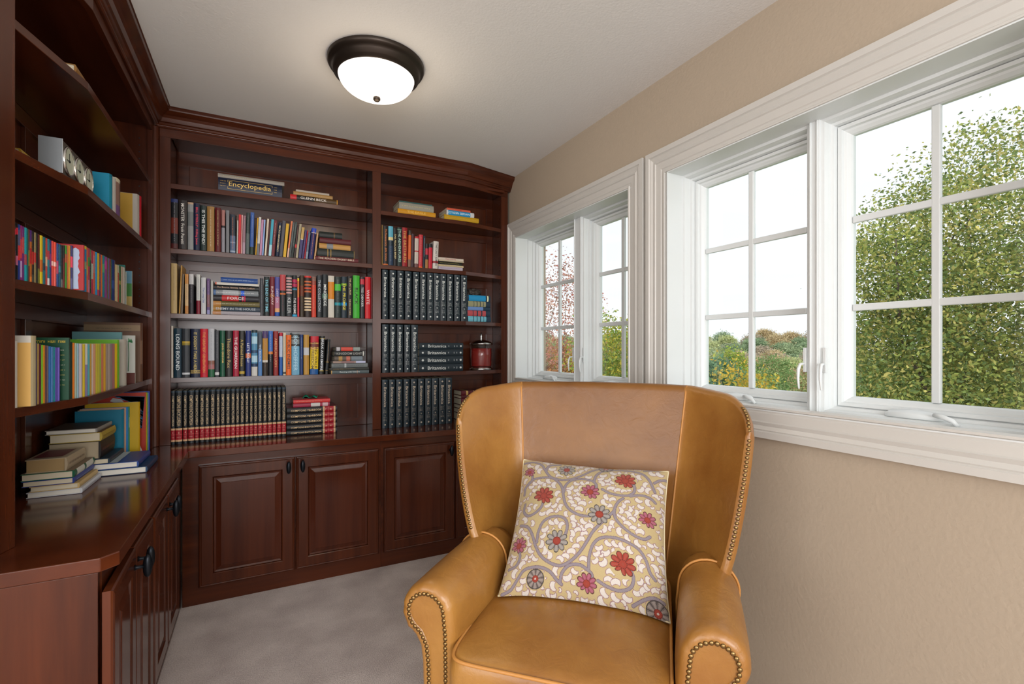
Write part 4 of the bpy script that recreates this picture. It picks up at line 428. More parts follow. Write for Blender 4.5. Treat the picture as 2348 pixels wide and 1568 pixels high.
# ================================================ books
BOOKN = {'n': 0}
def s_enc(s): return s == 'Encyclopedia'
used = {}
def label_for(desc, place):
    s = desc+place
    used[s] = used.get(s, 0)+1
    return s if used[s] == 1 else None
def make_book(w, h, dep, loc, rz, col, bands, text, tcol, label, group, lean=0, flat=False, side=None, sidebands=None, name='book', page=None, thin=None, extra=None, cat='book'):
    """a bound book. Local frame: spine faces -y, w thick (x), h tall (z), dep deep (y). flat: lying, spine still faces -y."""
    t = .0022 if w > .014 else .0009
    hard = w > .014
    bul = min(.0045, w*.14) if hard else .0006
    cuts = {0., 1.}
    for b in bands: cuts |= {max(0., min(1., b[0])), max(0., min(1., b[1]))}
    for b in (sidebands or []): cuts |= {b[0], b[1]}
    cuts = sorted(cuts); hw = w/2
    xs = np.linspace(-1, 1, 6 if hard else 3)
    outer = [(-hw, dep)]+[(hw*x, -bul*(1-x*x)+(.0008 if hard else 0)) for x in xs]+[(hw, dep)]
    inner = [(hw-t, dep), (hw-t, .004), (-hw+t, .004), (-hw+t, dep)]
    poly = outer+inner; n = len(poly); no = len(outer)
    cov = MB()
    def bc(zm, bs, base):
        c = base
        for b in bs:
            if b[0] <= zm <= b[1]: c = b[2]
        return lin(c)
    def T(x, y, z):
        if flat: return (z-h/2, y, w/2+x)      # x->z, z-> x ; width along +x
        return (x, y, z)
    def Tf(x, y, z):   # flat: spine text reads left to right: local -z -> +x
        return (h/2-z, y, w/2+x) if flat else (x, y, z)
    for k in range(len(cuts)-1):
        z0, z1 = cuts[k]*h, cuts[k+1]*h; zm = (cuts[k]+cuts[k+1])/2
        # bands on flat books are given along the reading direction
        zq = 1-zm if flat else zm
        cs = bc(zm if not flat else zm, bands, col); cd = bc(zm, sidebands, side) if sidebands and side else (lin(side) if side else cs)
        a0, a1 = (h-z0, h-z1) if flat else (z0, z1)
        vs = [Tf(x, y, a0) for x, y in poly]+[Tf(x, y, a1) for x, y in poly]
        for i in range(n):
            j = (i+1) % n
            q = [vs[i], vs[j], vs[n+j], vs[n+i]]
            c = cs if 0 < i < no-2 else cd
            if i >= no-1: c = lin('b8ae9a')
            cov.add(q, [(0, 1, 2, 3)], 0, c, sm=False)
    e0, e1 = 0, h
    for zz, cc in ((0, bc(0.001, bands, col)), (h, bc(.999, bands, col))):
        vs = [Tf(x, y, zz) for x, y in poly]; ns = no-2
        cov.add(vs, [(0, 1, no+2, no+3), (no-2, no-1, no, no+1), tuple(range(1, no-1))+(no+1, no+2)], 0, cc)
    place = Matrix.Translation(loc)
    o = cov.build(name, M_cover); fix_normals(o)
    o.location = loc; o.rotation_euler.z = rz
    if lean: o.rotation_euler = (0, R(lean), rz) if rz == 0 else (R(-lean), 0, rz)
    tag(o, label, cat, group)
    ov = .003 if hard else .0004
    pg = MB(); x0, x1 = -hw+t, hw-t; y0, y1 = .004, dep-ov; z0, z1 = ov, h-ov
    c = [Tf(x0, y0, z0), Tf(x1, y0, z0), Tf(x1, y1, z0), Tf(x0, y1, z0), Tf(x0, y0, z1), Tf(x1, y0, z1), Tf(x1, y1, z1), Tf(x0, y1, z1)]
    pg.add(c, [(0, 3, 2, 1), (4, 5, 6, 7), (0, 1, 5, 4), (1, 2, 6, 5), (2, 3, 7, 6), (3, 0, 4, 7)])
    fix_normals(pg.build('pages', page or M_page, o))
    if text:
        tb = MB(); lines = text.split('|'); nl = len(lines)
        segs = []
        tc_ = lin(tcol)
        yy = lambda x: -bul*(1-(x/hw)**2)-.0007
        if nl == 2 and lines[0] and len(lines[0]) > 3 and w > .028:   # two columns
            segs = [(lines[0], .06, .94, hw*.08, hw*.78), (lines[1], .06, .94, -hw*.78, -hw*.08)]
        elif nl == 2:
            segs = ([(lines[0], .05, .45, -hw*.55, hw*.55)] if lines[0] else [])+[(lines[1], .55, .93, -hw*.62, hw*.62)]
        else: segs = [(lines[0], .16, .82, -hw*.48, hw*.48)] if s_enc(text) else [(lines[0], .07, .9, -hw*.5, hw*.5)]
        for s, a, b, w0, w1 in segs:
            if s == '~': w0, w1 = w0*.8, w1*.8
            letters(tb, s, a*h, b*h, w0, w1, (lambda u, q: Tf(q, yy(q), h-u)), tc_)
        if extra: extra(tb, Tf, h, hw, yy)
        tb.build('lettering', M_text, o)
    elif extra:
        tb = MB(); extra(tb, Tf, h, hw, yy=lambda x: -bul*(1-(x/hw)**2)-.0007); tb.build('emblem', M_text, o)
    BOOKN['n'] += 1
    return o
rb = random.Random(3); LASTP = {}
# ---- standing rows
for row in ROWS:
    if row[2] == 'L':
        name, z, _, items = row; seen = set(); n0 = 0
        for (y0, y1, h, xf, col, bands, text, tc_, desc) in items:
            if desc in ('red with a torn pale panel', 'wide grey', 'teal blue', 'thin red', 'white with orange lettering'*0, 'thin buff', 'dark green spotted', 'wide ivory', 'strong yellow'*0) or (desc, y0) in seen: continue
            seen.add((desc, y0))
            if desc == 'patterned brown and purple': y1 = y0+.06
            w = (y1-y0)-.0006
            paper = 'third' in name
            if not text and paper: text, tc_ = '~', rb.choice(('c8c8c0', '1c1c20', 'd8b050', 'b8c8d8'))
            dp = .105 if paper else .14
            if xf < -.5: dp = min(dp, .13)
            make_book(w, h, dp, (xf, (y0+y1)/2, z+.0003), R(90), col, bands, text, tc_,
                      ('%s paperback, %s' % (desc, name)) if w < .013 or paper else '%s book, %s' % (desc, name), 'books on the '+name)
    else:
        name, z, Y, items = row
        pe, pl_ = LASTP.get(name, (-9, 0))
        for (x0, x1, h, lean, col, bands, text, tc_, desc) in items:
            if 'wide' in name: x0 = max(x0, -.3872); x1 = min(x1, .5752)
            if lean or pl_: x0 = max(x0, pe+.0012+.003*abs(lean-pl_)); 
            if lean and x1-x0 < .006: x1 = x0+.006
            pe = x1; pl_ = lean; LASTP[name] = (pe, pl_)
            w = (x1-x0)-.0008
            zz = z+.0003+(w/2*math.sin(R(lean)) if lean else 0)
            make_book(w*math.cos(R(lean)), h/math.cos(R(lean)), rb.uniform(.135, .17), ((x0+x1)/2, Y, zz), 0, col, bands, text, tc_,
                      '%s book, %s' % (desc, name), 'books on the '+name, lean=lean)
# individually measured books on the left run: (y0,y1,z,h,xf,dep,spine,bands,side,sidebands,label)
EX = [(2.170, 2.203, 2, .128, -.472, .15, '14788f', [(.9, 1, '0f6a80')], '1583a4', None, 'large teal cloth book beside the three-dial clock'),
 (2.612, 2.652, 2, .18, -.474, .15, 'b0aaa2', [], 'b4aea6', None, 'grey spined book with a mustard cover, second shelf of the left bookcase'),
 (2.660, 2.682, 2, .185, -.472, .15, 'b81c2c', [], 'b81c2c', None, 'thin red book last in line on the second shelf of the left bookcase'),
 (1.8432, 1.852, 3, .133, -.461, .12, 'a81a1c', [], 'a51a1c', None, 'red paperback whose cover has a torn pale blue panel'),
 (2.520, 2.529, 3, .150, -.475, .11, 'b8b8a8', [], 'b09a5a', [(.66, 1, '5a8aa0'), (.3, .66, '3f7a3c'), (0, .3, 'b09a5a')], 'picture book with sky, grass and sand cover at the row end'),
 (1.638, 1.668, 4, .178, -.5115, .13, 'a89a78', [], 'd0a45a', [(.9, 1, 'c4bfb4')], 'tall book with a yellow cover and white top edge'),
 (1.800, 1.812, 4, .176, -.4825, .13, '123a28', [(.3, .8, '24483a')], '0c4028', None, 'dark green book with yellow lettering on its cover'),
 (2.360, 2.402, 4, .18, -.470, .14, 'b4aea2', [], 'b0aa9e', None, 'wide ivory book on the fourth shelf of the left bookcase'),
 (2.410, 2.424, 4, .209, -.487, .15, '6a9a9c', [], '5f8f92', None, 'tall pale teal book standing behind the ivory one'),
 (2.500, 2.510, 4, .198, -.461, .13, 'c4c4bc', [], 'c0c2ba', [(0, .22, '5a2a22')], 'white book with a green plant drawn on its cover'),
 (2.600, 2.640, 4, .255, -.460, .19, '6a4a38', [(.3, .7, '8a6a54')], '6b5140', [(.86, .96, '8a7458')], 'large brown patterned book at the end of the fourth left shelf'),
 (2.530, 2.566, 5, .218, -.510, .15, '0e7a98', [], '0f6a84', None, 'large teal book standing behind the pile on the worktop'),
 (2.568, 2.576, 5, .222, -.505, .15, 'c89a80', [], 'c89a80', None, 'thin peach book beside the large teal one on the worktop'),
 (2.577, 2.587, 5, .223, -.500, .15, '1a78b8', [], '1a78b8', None, 'thin blue book between peach and mustard ones on the worktop'),
 (2.588, 2.597, 5, .222, -.497, .15, '2a8a70', [(.6, .8, 'c8c8b8')], '2a8a70', None, 'thin sea green book touching the mustard one on the worktop'),
 (2.600, 2.622, 5, .240, -.466, .18, 'c8a018', [], 'b8960f', None, 'tall mustard yellow book standing on the worktop'),
 (2.650, 2.662, 5, .277, -.450, .21, 'c8b020', [], '9c2812', None, 'large red picture book with blue scribbled hat shape'),
 (2.663, 2.671, 5, .275, -.449, .2, 'c8ac18', [], 'c8ac18', None, 'thin yellow book right behind the red picture book'),
 (2.673, 2.682, 5, .275, -.448, .2, '4a9a4a', [], '4a9a4a', None, 'thin green book near the corner of the worktop'),
 (2.684, 2.692, 5, .272, -.447, .2, '8a9ab8', [(.3, .6, 'b07a80')], '8a9ab8', None, 'thin pale blue book near the corner of the worktop'),
 (2.694, 2.705, 5, .278, -.444, .2, '1a3a98', [], '1a3a98', None, 'royal blue book last in the upright row on the worktop')]
for (y0, y1, s, h, xf, dp, sp, bands, side, sb, lab) in EX:
    o = make_book(y1-y0, h, dp, (xf, (y0+y1)/2, SZ[s]+.0004), R(90), sp, bands, '', '', lab, 'books on the left bookcase', side=side, sidebands=sb)
    w = y1-y0; dec = MB(); X = -w/2-.0006      # near cover: local x = -w/2, facing the room's open end
    Pn = lambda a, z: (X, a, z)                # a = distance back from the spine
    if 'torn' in lab:
        rr = random.Random(5); L_ = [(.010+rr.uniform(-.002, .003), .004+h*.86*k/14) for k in range(15)]; Rr = [(.066+rr.uniform(-.003, .003), .002+h*.74*k/10) for k in range(11)]
        poly = L_+[(.018, h*.93), (.024, h*.90), (.040, h*.86), (.055, h*.78)]+Rr[::-1]
        dec.add([Pn(a, z) for a, z in poly], [tuple(range(len(poly)))], 0, lin('a3b2cb'))
        for k in range(7): 
            z = h*(.50-.055*k); dec.add([(X-.0003, .036, z), (X-.0003, .058, z), (X-.0003, .058, z+.0014), (X-.0003, .036, z+.0014)], [(0, 1, 2, 3)], 0, lin('44506a'))
    elif 'yellow lettering' in lab:
        letters(dec, '~', -.10, -.005, h*.88, h*.99, lambda u, q: Pn(-u, q), lin('c8b030'))
        for k in range(8): letters(dec, '~', -.03, -.008, h*(.78-.08*k), h*(.82-.08*k), lambda u, q: Pn(-u, q), lin('b8b060' if k % 3 else 'c8c8b0'))
    elif 'mustard cover' in lab:
        dec.add([Pn(.016, .001), Pn(.149, .001), Pn(.149, h-.001), Pn(.016, h-.001)], [(0, 1, 2, 3)], 0, lin('b8902c'))
    elif 'plant' in lab:
        dec.tube([Pn(.022, .05), Pn(.020, .12), Pn(.022, .175)], .0012, 4, c=lin('2a7a44'))
        for a in np.linspace(0, math.pi, 5): dec.add([Pn(.022, .172), Pn(.022+.014*math.cos(a), .172+.012*math.sin(a)+.004), Pn(.022+.015*math.cos(a+.4), .170+.010*math.sin(a+.4))], [(0, 1, 2)], 0, lin('2a7a44'))
    elif 'scribbled' in lab:
        rr = random.Random(2)
        for k in range(46):
            t = k/45; z = h*(.95-.50*t); a0 = .004+.010*t; a1 = .085*max(0, 1-t*3)+.020+rr.uniform(-.004, .004)
            dec.add([(X, a0, z-.010), (X, a0, z-.004), (X, a1, z+.004), (X, a1, z-.002)], [(0, 1, 2, 3)], 0, lin('1a6a98' if k % 3 else '123048'))
        dec.add([Pn(.07, h*.82), Pn(.085, h*.90), Pn(.115, h*.93), Pn(.125, h*.88), Pn(.10, h*.84)], [(0, 1, 2, 3, 4)], 0, lin('a8a8a8'))
        dec.add([Pn(.008, .004), Pn(.016, .004), Pn(.040, .085), Pn(.034, .09)], [(0, 1, 2, 3)], 0, lin('c8c4c0'))
    elif 'brown patterned' in lab:
        for k in range(2): letters(dec, '~', -.15, -.03, h*(.88-.05*k), h*(.92-.05*k), lambda u, q: Pn(-u, q), lin('4a4034'))
    if dec.v: fix_normals(dec.build('cover_picture', M_text, o))
# ---- lying piles (spines face the room)
for key, Y, items in PILES:
    if key == 'brit stack': continue
    n = len(items)
    for i, it in enumerate(items):
        x0, x1, z0, t, col, bands, text, tc_, desc = it[:9]; z0 += .0004
        pos = 'bottom' if i == 0 else 'topmost' if i == n-1 else ('second' if i == 1 else 'third' if i == 2 else 'fourth' if i == 3 else 'fifth' if i == 4 else 'sixth' if i == 5 else 'seventh')+' from the bottom'
        if 'cream volume' in desc:
            bands = [(.71, .745, 'c8a078'), (.745, .93, '961422'), (.93, .965, 'c8a078'), (.71, .713, 'e0c8a0'), (.82, .824, 'd08070')]
            make_book(t, x1-x0, .19, ((x0+x1)/2, Y, z0), 0, '16191c', bands, '', '', 'black and red encyclopedia volume lying flat, %s of the worktop pile' % pos, 'encyclopedia pile on the worktop', flat=True,
                      extra=lambda tb, Tf, h, hw, yy, s=text: (letters(tb, s, .08*h, .68*h, -hw*.5, hw*.5, lambda u, q: Tf(q, yy(q), h-u), lin('d8b888')), letters(tb, '~', .76*h, .80*h, -hw*.8, hw*.8, lambda u, q: Tf(q, yy(q), h-u), lin('e0a888')), letters(tb, '~', .85*h, .91*h, -hw*.8, hw*.8, lambda u, q: Tf(q, yy(q), h-u), lin('e0a888'))), side='6a1420')
        else:
            fr = None
            if desc == 'thick navy and gold':
                def fr(tb, Tf, h, hw, yy):
                    g = lin('d8b45c'); Q = lambda u, q: Tf(q, yy(q), h-u)
                    for u0_, u1_, q0_, q1_ in ((.14, .84, .66, .70), (.14, .84, -.70, -.66), (.14, .144, -.7, .7), (.836, .84, -.7, .7)):
                        tb.add([Q(u0_*h, q0_*hw), Q(u1_*h, q0_*hw), Q(u1_*h, q1_*hw), Q(u0_*h, q1_*hw)], [(0, 1, 2, 3)], 0, g)
                    for q in (-.5, -.1, .3): letters(tb, '~', .03*h, .12*h, q*hw, (q+.32)*hw, Q, g); letters(tb, '~', .87*h, .93*h, q*hw, (q+.32)*hw, Q, g)
            make_book(t, x1-x0, .15, ((x0+x1)/2, Y+(.012 if 'narrow' in key and 'third' in key else .004*(i % 3)), z0), 0, col, bands, text, tc_,
                      '%s book lying %s, %s' % (desc, pos.replace(' from the bottom', ' up'), key.replace('second shelf of the', 'shelf two,').replace('third shelf of the', 'shelf three,').replace('fourth shelf of the', 'shelf four,').replace('top shelf of the', 'top shelf,').replace('foot of the', 'foot of').replace(' stack', '')), 'books lying flat on the '+key, flat=True, extra=fr)
# ---- black and red set
ORD2 = 'first second third fourth fifth sixth seventh eighth ninth tenth eleventh twelfth thirteenth fourteenth fifteenth sixteenth seventeenth eighteenth nineteenth twentieth twenty-first twenty-second rightmost'.split()
for ci_, (x0, x1, n) in enumerate(COMP):
    x0 = max(x0, -.3872)
    w = x1-x0-.0006; h = .262
    bands = [(.05, .085, 'c8a078'), (.085, .265, '961422'), (.265, .30, 'c8a078'), (.18, .184, 'd08070'), (.97, 1, '2a3a46')]
    def ex(tb, Tf, h, hw, yy, n=n):
        letters(tb, 'COMPTONS ENCYCLOPEDIA', .09*h, .66*h, -hw*.55, hw*.55, lambda u, q: Tf(q, yy(q), h-u), lin('c8ae86'), fill=True)
        letters(tb, str(n), -hw*.4, hw*.4, .205*h, .235*h, lambda u, q: Tf(u, yy(u), q), lin('e0a890'))
        letters(tb, '~', -hw*.6, hw*.6, .11*h, .15*h, lambda u, q: Tf(u, yy(u), q), lin('e0a890'))
    make_book(w, h, .19, ((x0+x1)/2, 2.868, SZ[5]+.0003), 0, '14181b', bands, '', '', 'black encyclopedia volume with red band, %s from the left on the worktop' % ORD2[ci_], 'black and red encyclopedia volumes on the worktop', extra=ex)
# ---- navy set
ORD = ['first', 'second', 'third', 'fourth', 'fifth', 'sixth', 'seventh', 'eighth', 'ninth', 'tenth', 'eleventh', 'twelfth']
def rosette(tb, Tf, yy, cx, cz, r, c, flatm=False):
    pts = []
    for k in range(12):
        a = math.pi*k/6; q = r if k % 2 else r*.62; pts.append((cx+q*math.cos(a), cz+q*math.sin(a)))
    tb.add([Tf(x, yy(x)-.0001, z) for x, z in pts], [tuple(range(12))], 0, c)
def navy_extra(tb, Tf, h, hw, yy, k=0, gold='c8ccc8', dim=1.):
    c = vary(gold, dim)
    letters(tb, 'Britannica', .15*h, .56*h, -hw*.42, hw*.5, lambda u, q: Tf(q, yy(q), h-u), c, fill=True)
    for zc in (.93, .075): rosette(tb, Tf, yy, 0, zc*h, hw*.34, c)
    for zc, hh in ((.885, .003), (.40, .003), (.305, .003), (.135, .003)):
        tb.add([Tf(x, yy(x), z) for x, z in ((-hw*.8, zc*h), (hw*.8, zc*h), (hw*.8, zc*h+.0008), (-hw*.8, zc*h+.0008))], [(0, 1, 2, 3)], 0, vary(gold, .5*dim))
    for zz in (.375, .35, .325): letters(tb, '~', -hw*.6, hw*.6, (zz-.012)*h, (zz+.016)*h, lambda u, q: Tf(u, yy(u), q), c)
    letters(tb, str(1+k), -hw*.22, hw*.22, .25*h, .28*h, lambda u, q: Tf(u, yy(u), q), c)
    for zz in (.22, .19, .165): letters(tb, '~', -hw*.6, hw*.6, (zz-.012)*h, (zz+.014)*h, lambda u, q: Tf(u, yy(u), q), c)
vol = 0
for (z, lst), nm, h, gold, dim in zip(BRIT, ('third shelf', 'fourth shelf', 'worktop'), (.290, .284, .285), ('d0d4d0', 'd0d4d0', 'b8a894'), (1, 1, .9)):
    for i, (x0, x1) in enumerate(lst):
        v = {'third shelf': 10+i, 'fourth shelf': 22+i, 'worktop': i}[nm]
        o = make_book(x1-x0-.0006, h, .205, ((x0+x1)/2, 2.872, z+.0003), 0, '1a262d', [(.97, 1, '24343e')], '', '', 'navy encyclopedia volume, %s from the divider on the %s of the narrow bay' % (ORD[i], nm),
                      'navy encyclopedia volumes in the narrow bay', extra=lambda tb, Tf, h, hw, yy, v=v, g=gold, d_=dim: navy_extra(tb, Tf, h, hw, yy, v, g, d_))
for key, Y, items in PILES:
    if key != 'brit stack': continue
    for i, it in enumerate(items):
        x0, x1, z0, t = it[:4]; z0 += .0004
        make_book(t, x1-x0, .2, ((x0+x1)/2, Y+.004, z0), 0, '1a262d', [], '', '', 'navy encyclopedia volume lying flat, %s of the pile beside the candle' % ('bottom', 'second from the bottom', 'third from the bottom', 'topmost')[i],
                  'navy encyclopedia volumes in the narrow bay', flat=True, extra=lambda tb, Tf, h, hw, yy, v=30+i: (letters(tb, 'Britannica', .19*h, .60*h, -hw*.45, hw*.45, lambda u, q: Tf(q, yy(q), h-u), lin('c8ccc8'), fill=True),
                  rosette(tb, lambda x, y, z: Tf(x, y, z), yy, 0, .92*h, hw*.36, lin('c8ccc8')), rosette(tb, Tf, yy, 0, .06*h, hw*.36, lin('c8ccc8')), [letters(tb, '~', a*h, (a+.035)*h, -hw*.75, hw*.75, lambda u, q: Tf(q, yy(q), h-u), lin('a8acac')) for a in (.65, .78, .84)]))
# ---- maroon books half behind the armchair
mz = SZ[5]+.0004
for i, (t, c, g, lab) in enumerate(((.045, '20242a', '', 'dark slate'), (.030, '5a262a', '', 'dull maroon'), (.026, '3a1a1e', '', 'brown black'), (.040, '5a1a26', '~', 'dark wine'), (.020, '4a141c', '', 'thin maroon'), (.030, '52161f', '', 'maroon with gold bands'))):
    x1 = 1.40-.01*(i % 2)
    make_book(t, x1-1.155, .145, ((1.155+x1)/2, 2.935, mz), 0, c, ([(.14, .2, 'b8985a'), (.36, .62, 'b8985a'), (.38, .60, '52161f')] if i == 5 else [(.2, .27, '7a4a40')] if i == 3 else []), g, 'b09060',
              '%s book lying flat in the pile half hidden by the armchair wing' % lab, 'books half behind the armchair', flat=True); mz += t+.0006
# ---- two loose piles on the left end of the worktop (page ends toward the camera, spines to the right)
def lay(x0, x1, y0, y1, z0, z1, col, side, text, tc_, lab, bands=(), page=None, rot=0, top=None):
    w = z1-z0; o = make_book(w-.0006, y1-y0, x1-x0, (x1, (y0+y1)/2, z0+.0003), R(90+rot), col, list(bands), text, tc_, lab, 'loose piles on the left end of the worktop', flat=True, side=side, page=page)
    if top: top(o, w, y1-y0, x1-x0)
    return o
zA = [.7252, .743, .761, .780, .803, .846]
lay(-.652, -.517, 2.050, 2.262, zA[0], zA[1], 'c4c6cc', 'c0c2c8', '~', '5a5a62', 'white book, bottom of the nearer pile on the worktop', page=M_pagew)
lay(-.645, -.524, 2.050, 2.250, zA[1], zA[2], 'c0a26a', 'c2a468', '', '', 'tan book with dark edge, second in the nearer worktop pile')
lay(-.662, -.536, 2.048, 2.258, zA[2], zA[3], '2a3a80', '1f6f80', '~', 'a8c0e0', 'slim blue book, third in the nearer worktop pile')
lay(-.664, -.536, 2.046, 2.262, zA[3], zA[4], '17573c', '7a6a58', '', '', 'green spined book with white labels, nearer worktop pile', bands=[(.12, .48, 'c4c4b8'), (.56, .92, 'c4c4b8')])
def redpanel(o, w, L, D):
    m = MB(); m.add([(-L*.36, D*.16, w+.0004), (L*.36, D*.16, w+.0004), (L*.36, D*.9, w+.0004), (-L*.36, D*.9, w+.0004)], [(0, 1, 2, 3)], 0, lin('5e1c26')); m.build('cover_panel', M_text, o)
lay(-.655, -.556, 2.050, 2.235, zA[4], zA[5], 'a8977c', 'a09078', '~', '6a5a48', 'thick beige book with maroon panel on top of the nearer pile', top=redpanel, page=mat('tan_page_block', lin('a08458'), .8))
zB = [.7252, .7485, .771, .791, .857, .889, .905]
lay(-.545, -.384, 2.279, 2.496, zB[0], zB[1], '163a5a', '1a3f63', '~', '3a5a7a', 'dark blue book, bottom of the farther pile on the worktop', page=M_pagew)
def whitehalf(o, w, L, D):
    m = MB(); m.add([(-L*.495, D*.42, w+.0003), (L*.495, D*.42, w+.0003), (L*.495, D*.99, w+.0003), (-L*.495, D*.99, w+.0003)], [(0, 1, 2, 3)], 0, lin('a9b6bc')); m.build('cover_panel', M_text, o)
lay(-.560, -.411, 2.281, 2.50, zB[1], zB[2], '26468a', '24448a', '~', '8a5a78', 'blue book with a pale grey cover panel, farther worktop pile', top=whitehalf, page=M_pagew)
lay(-.625, -.497, 2.280, 2.49, zB[2], zB[3], '1c3040', '1d3444', '~', 'a89a60', 'dark navy book with gold lettering, farther worktop pile')
lay(-.668, -.524, 2.280, 2.475, zB[3], zB[4], '1e1a18', '1c1816', '~', '7a4a3c', 'very thick black book with embossed spine, farther worktop pile', page=mat('cream_page_block', lin('a99a80'), .8))
lay(-.665, -.520, 2.278, 2.470, zB[4], zB[5], 'a89038', '6a4a2a', '~', '6a4a1a', 'hardcover with worn yellow spine, farther worktop pile')
lay(-.675, -.532, 2.278, 2.480, zB[5], zB[6], '8a8680', '5c5248', '', '', 'thin grey book topmost of the farther worktop pile', page=M_pagew)
# ---- tan book on the top left shelf, yellow one behind the clock
make_book(.022, .30, .13, (-.478, 1.99, SZ[1]+.0004), R(90), '8a6230', [], '', '', 'flat tan book lying alone on the top shelf, left bookcase', 'books on the left bookcase', flat=True, side='8a6230')
make_book(.034, .17, .10, (-.556, 1.80, SZ[2]+.0004), R(90), '9a7a24', [], '', '', 'yellow book lying flat behind the three-dial clock', 'books on the left bookcase', flat=True, side='8a7020')
# ================================================ small things
ck = tag(empty('weather_clock', (-.514, 1.912, SZ[2]+.0004)), 'silver desk clock with three round dials on the left bookcase', 'clock')
m = MB(); m.box(-.024, .024, -.137, .137, 0, .094); m.build('case', mat('grey_brushed_case', lin('6a655e'), .35, metal=.6), ck, bevel=.002)
m = MB(); m.box(-.026, .026, -.1395, -.1372, -.0001, .096); m.build('end_plate', mat('bright_end_plate', lin('b6bcc0'), .2, metal=.7), ck, bevel=.001)
def dial(yc):
    m = MB(); n = 32
    rs = [[(x, yc+r*math.cos(2*math.pi*k/n), .047+r*math.sin(2*math.pi*k/n)) for k in range(n)] for r, x in ((.0415, .0242), (.0415, .029), (.038, .030), (.0365, .027))]
    m.rings(rs, sm=True); d = m.build('dial_rim', M_chrome, ck); fix_normals(d)
    m = MB(); m.add([(.0272, yc+.037*math.cos(2*math.pi*k/n), .047+.037*math.sin(2*math.pi*k/n)) for k in range(n)], [tuple(range(n))]); m.build('dial_face', mat('dial_paper', lin('b9bfae'), .4), d)
    m = MB(); m.box(.0276, .0282, yc-.001, yc+.001, .047, .070); m.box(.0276, .0282, yc-.02, yc+.001, .046, .048)
    m.tube([(.0274, yc, .047), (.0295, yc, .047)], .0035, 10); m.build('hands', M_black, d)
for yc in (-.092, -.002, .088): dial(yc)
cd = tag(empty('candle_jar', (1.322, 2.995, SZ[4]+.0003)), 'red candle in a lidded glass jar at the end of the fourth narrow shelf', 'candle')
m = MB(); m.lathe([(.074, 0), (.079, .004), (.076, .010), (.068, .014), (.065, .02)], 0, 0, 40, cap0=True, cap1=True); m.build('base', M_chrome, cd)
jg = mat('candle_glass', (1, 1, 1, 1), .02); nodes(jg)[1].inputs['Transmission Weight'].default_value = 1; nodes(jg)[1].inputs['IOR'].default_value = 1.3
m = MB(); m.lathe([(.066, .0202), (.0715, .03), (.0725, .10), (.0725, .168), (.0705, .168), (.0705, .10), (.069, .03), (.064, .024)], 0, 0, 40); fix_normals(m.build('jar', M_glass, cd))
m = MB(); m.lathe([(.0675, .0245), (.0683, .03), (.0698, .10), (.0698, .142), (.066, .143)], 0, 0, 40, cap0=True, cap1=True, m=0); wx = mat('red_wax', lin('7c1a16'), .35); nodes(wx)[1].inputs['Subsurface Weight'].default_value = .2; m.build('wax', wx, cd)
m = MB(); m.lathe([(.074, .1682), (.079, .171), (.078, .176), (.066, .186), (.045, .195), (.018, .200), (.008, .202)], 0, 0, 40, cap1=True); l = m.build('lid', M_chrome, cd)
m = MB(); m.lathe([(.007, .202), (.009, .208), (.005, .214), (.009, .222), (.006, .232), (.0035, .245), (.001, .25)], 0, 0, 16, cap1=True); m.build('finial', M_chrome, l)
# dark carving on the small pile
def blob(name, sx, sy, sz, loc, mt, amp, seed, sub=4, lab=None, cat=None, freq=1.6):
    bm = bmesh.new(); bmesh.ops.create_icosphere(bm, subdivisions=sub, radius=1)
    from mathutils import noise
    for v in bm.verts:
        k = 1+amp*noise.noise(v.co*freq*2+Vector((seed, 0, 0)))+amp*.5*noise.noise(v.co*freq*5+Vector((0, seed, 0)))
        v.co = Vector((v.co.x*sx, v.co.y*sy, max(v.co.z, -.8)*sz))*k
    me = bpy.data.meshes.new(name); bm.to_mesh(me); bm.free(); me.materials.append(mt)
    for p in me.polygons: p.use_smooth = True
    o = bpy.data.objects.new(name, me); COL.objects.link(o); o.location = loc
    if lab: tag(o, lab, cat)
    return o
topz = max(p[2]+p[3] for k, Y, it in PILES if k == 'third shelf of the narrow bay stack' for p in it)
blob('carved_ornament', .052, .035, .026, (1.235, 2.93, topz+.0205), mat('dark_carved_wood', lin('2e2620'), .6), .45, 3, lab='dark carved ornament resting on the pile of small navy books', cat='ornament', freq=2.2)
# crumpled green ribbon on the red books
topz = max(p[2]+p[3] for k, Y, it in PILES if k == 'foot of the wide bay stack' for p in it)
m = MB(); rr = random.Random(9); rs = []
for k in range(13):
    a = k/12; x = .205+.075*a; z = topz+.003+.010*abs(math.sin(a*7))+.002
    rs.append([(x, 2.885+.012*math.sin(5*a), z), (x+.004, 2.905+.012*math.cos(4*a), z+.005*math.sin(9*a)+.003), (x+.002, 2.935, topz+.0015+.004*abs(math.cos(6*a)))])
m.rings(rs, close=False, sm=True); o = m.build('ribbon', mat('green_ribbon', lin('0e7a5c'), .45)); tag(o, 'crumpled green ribbon on top of the red books on the worktop', 'ribbon')
sm = o.modifiers.new('solid', 'SOLIDIFY'); sm.thickness = .0012
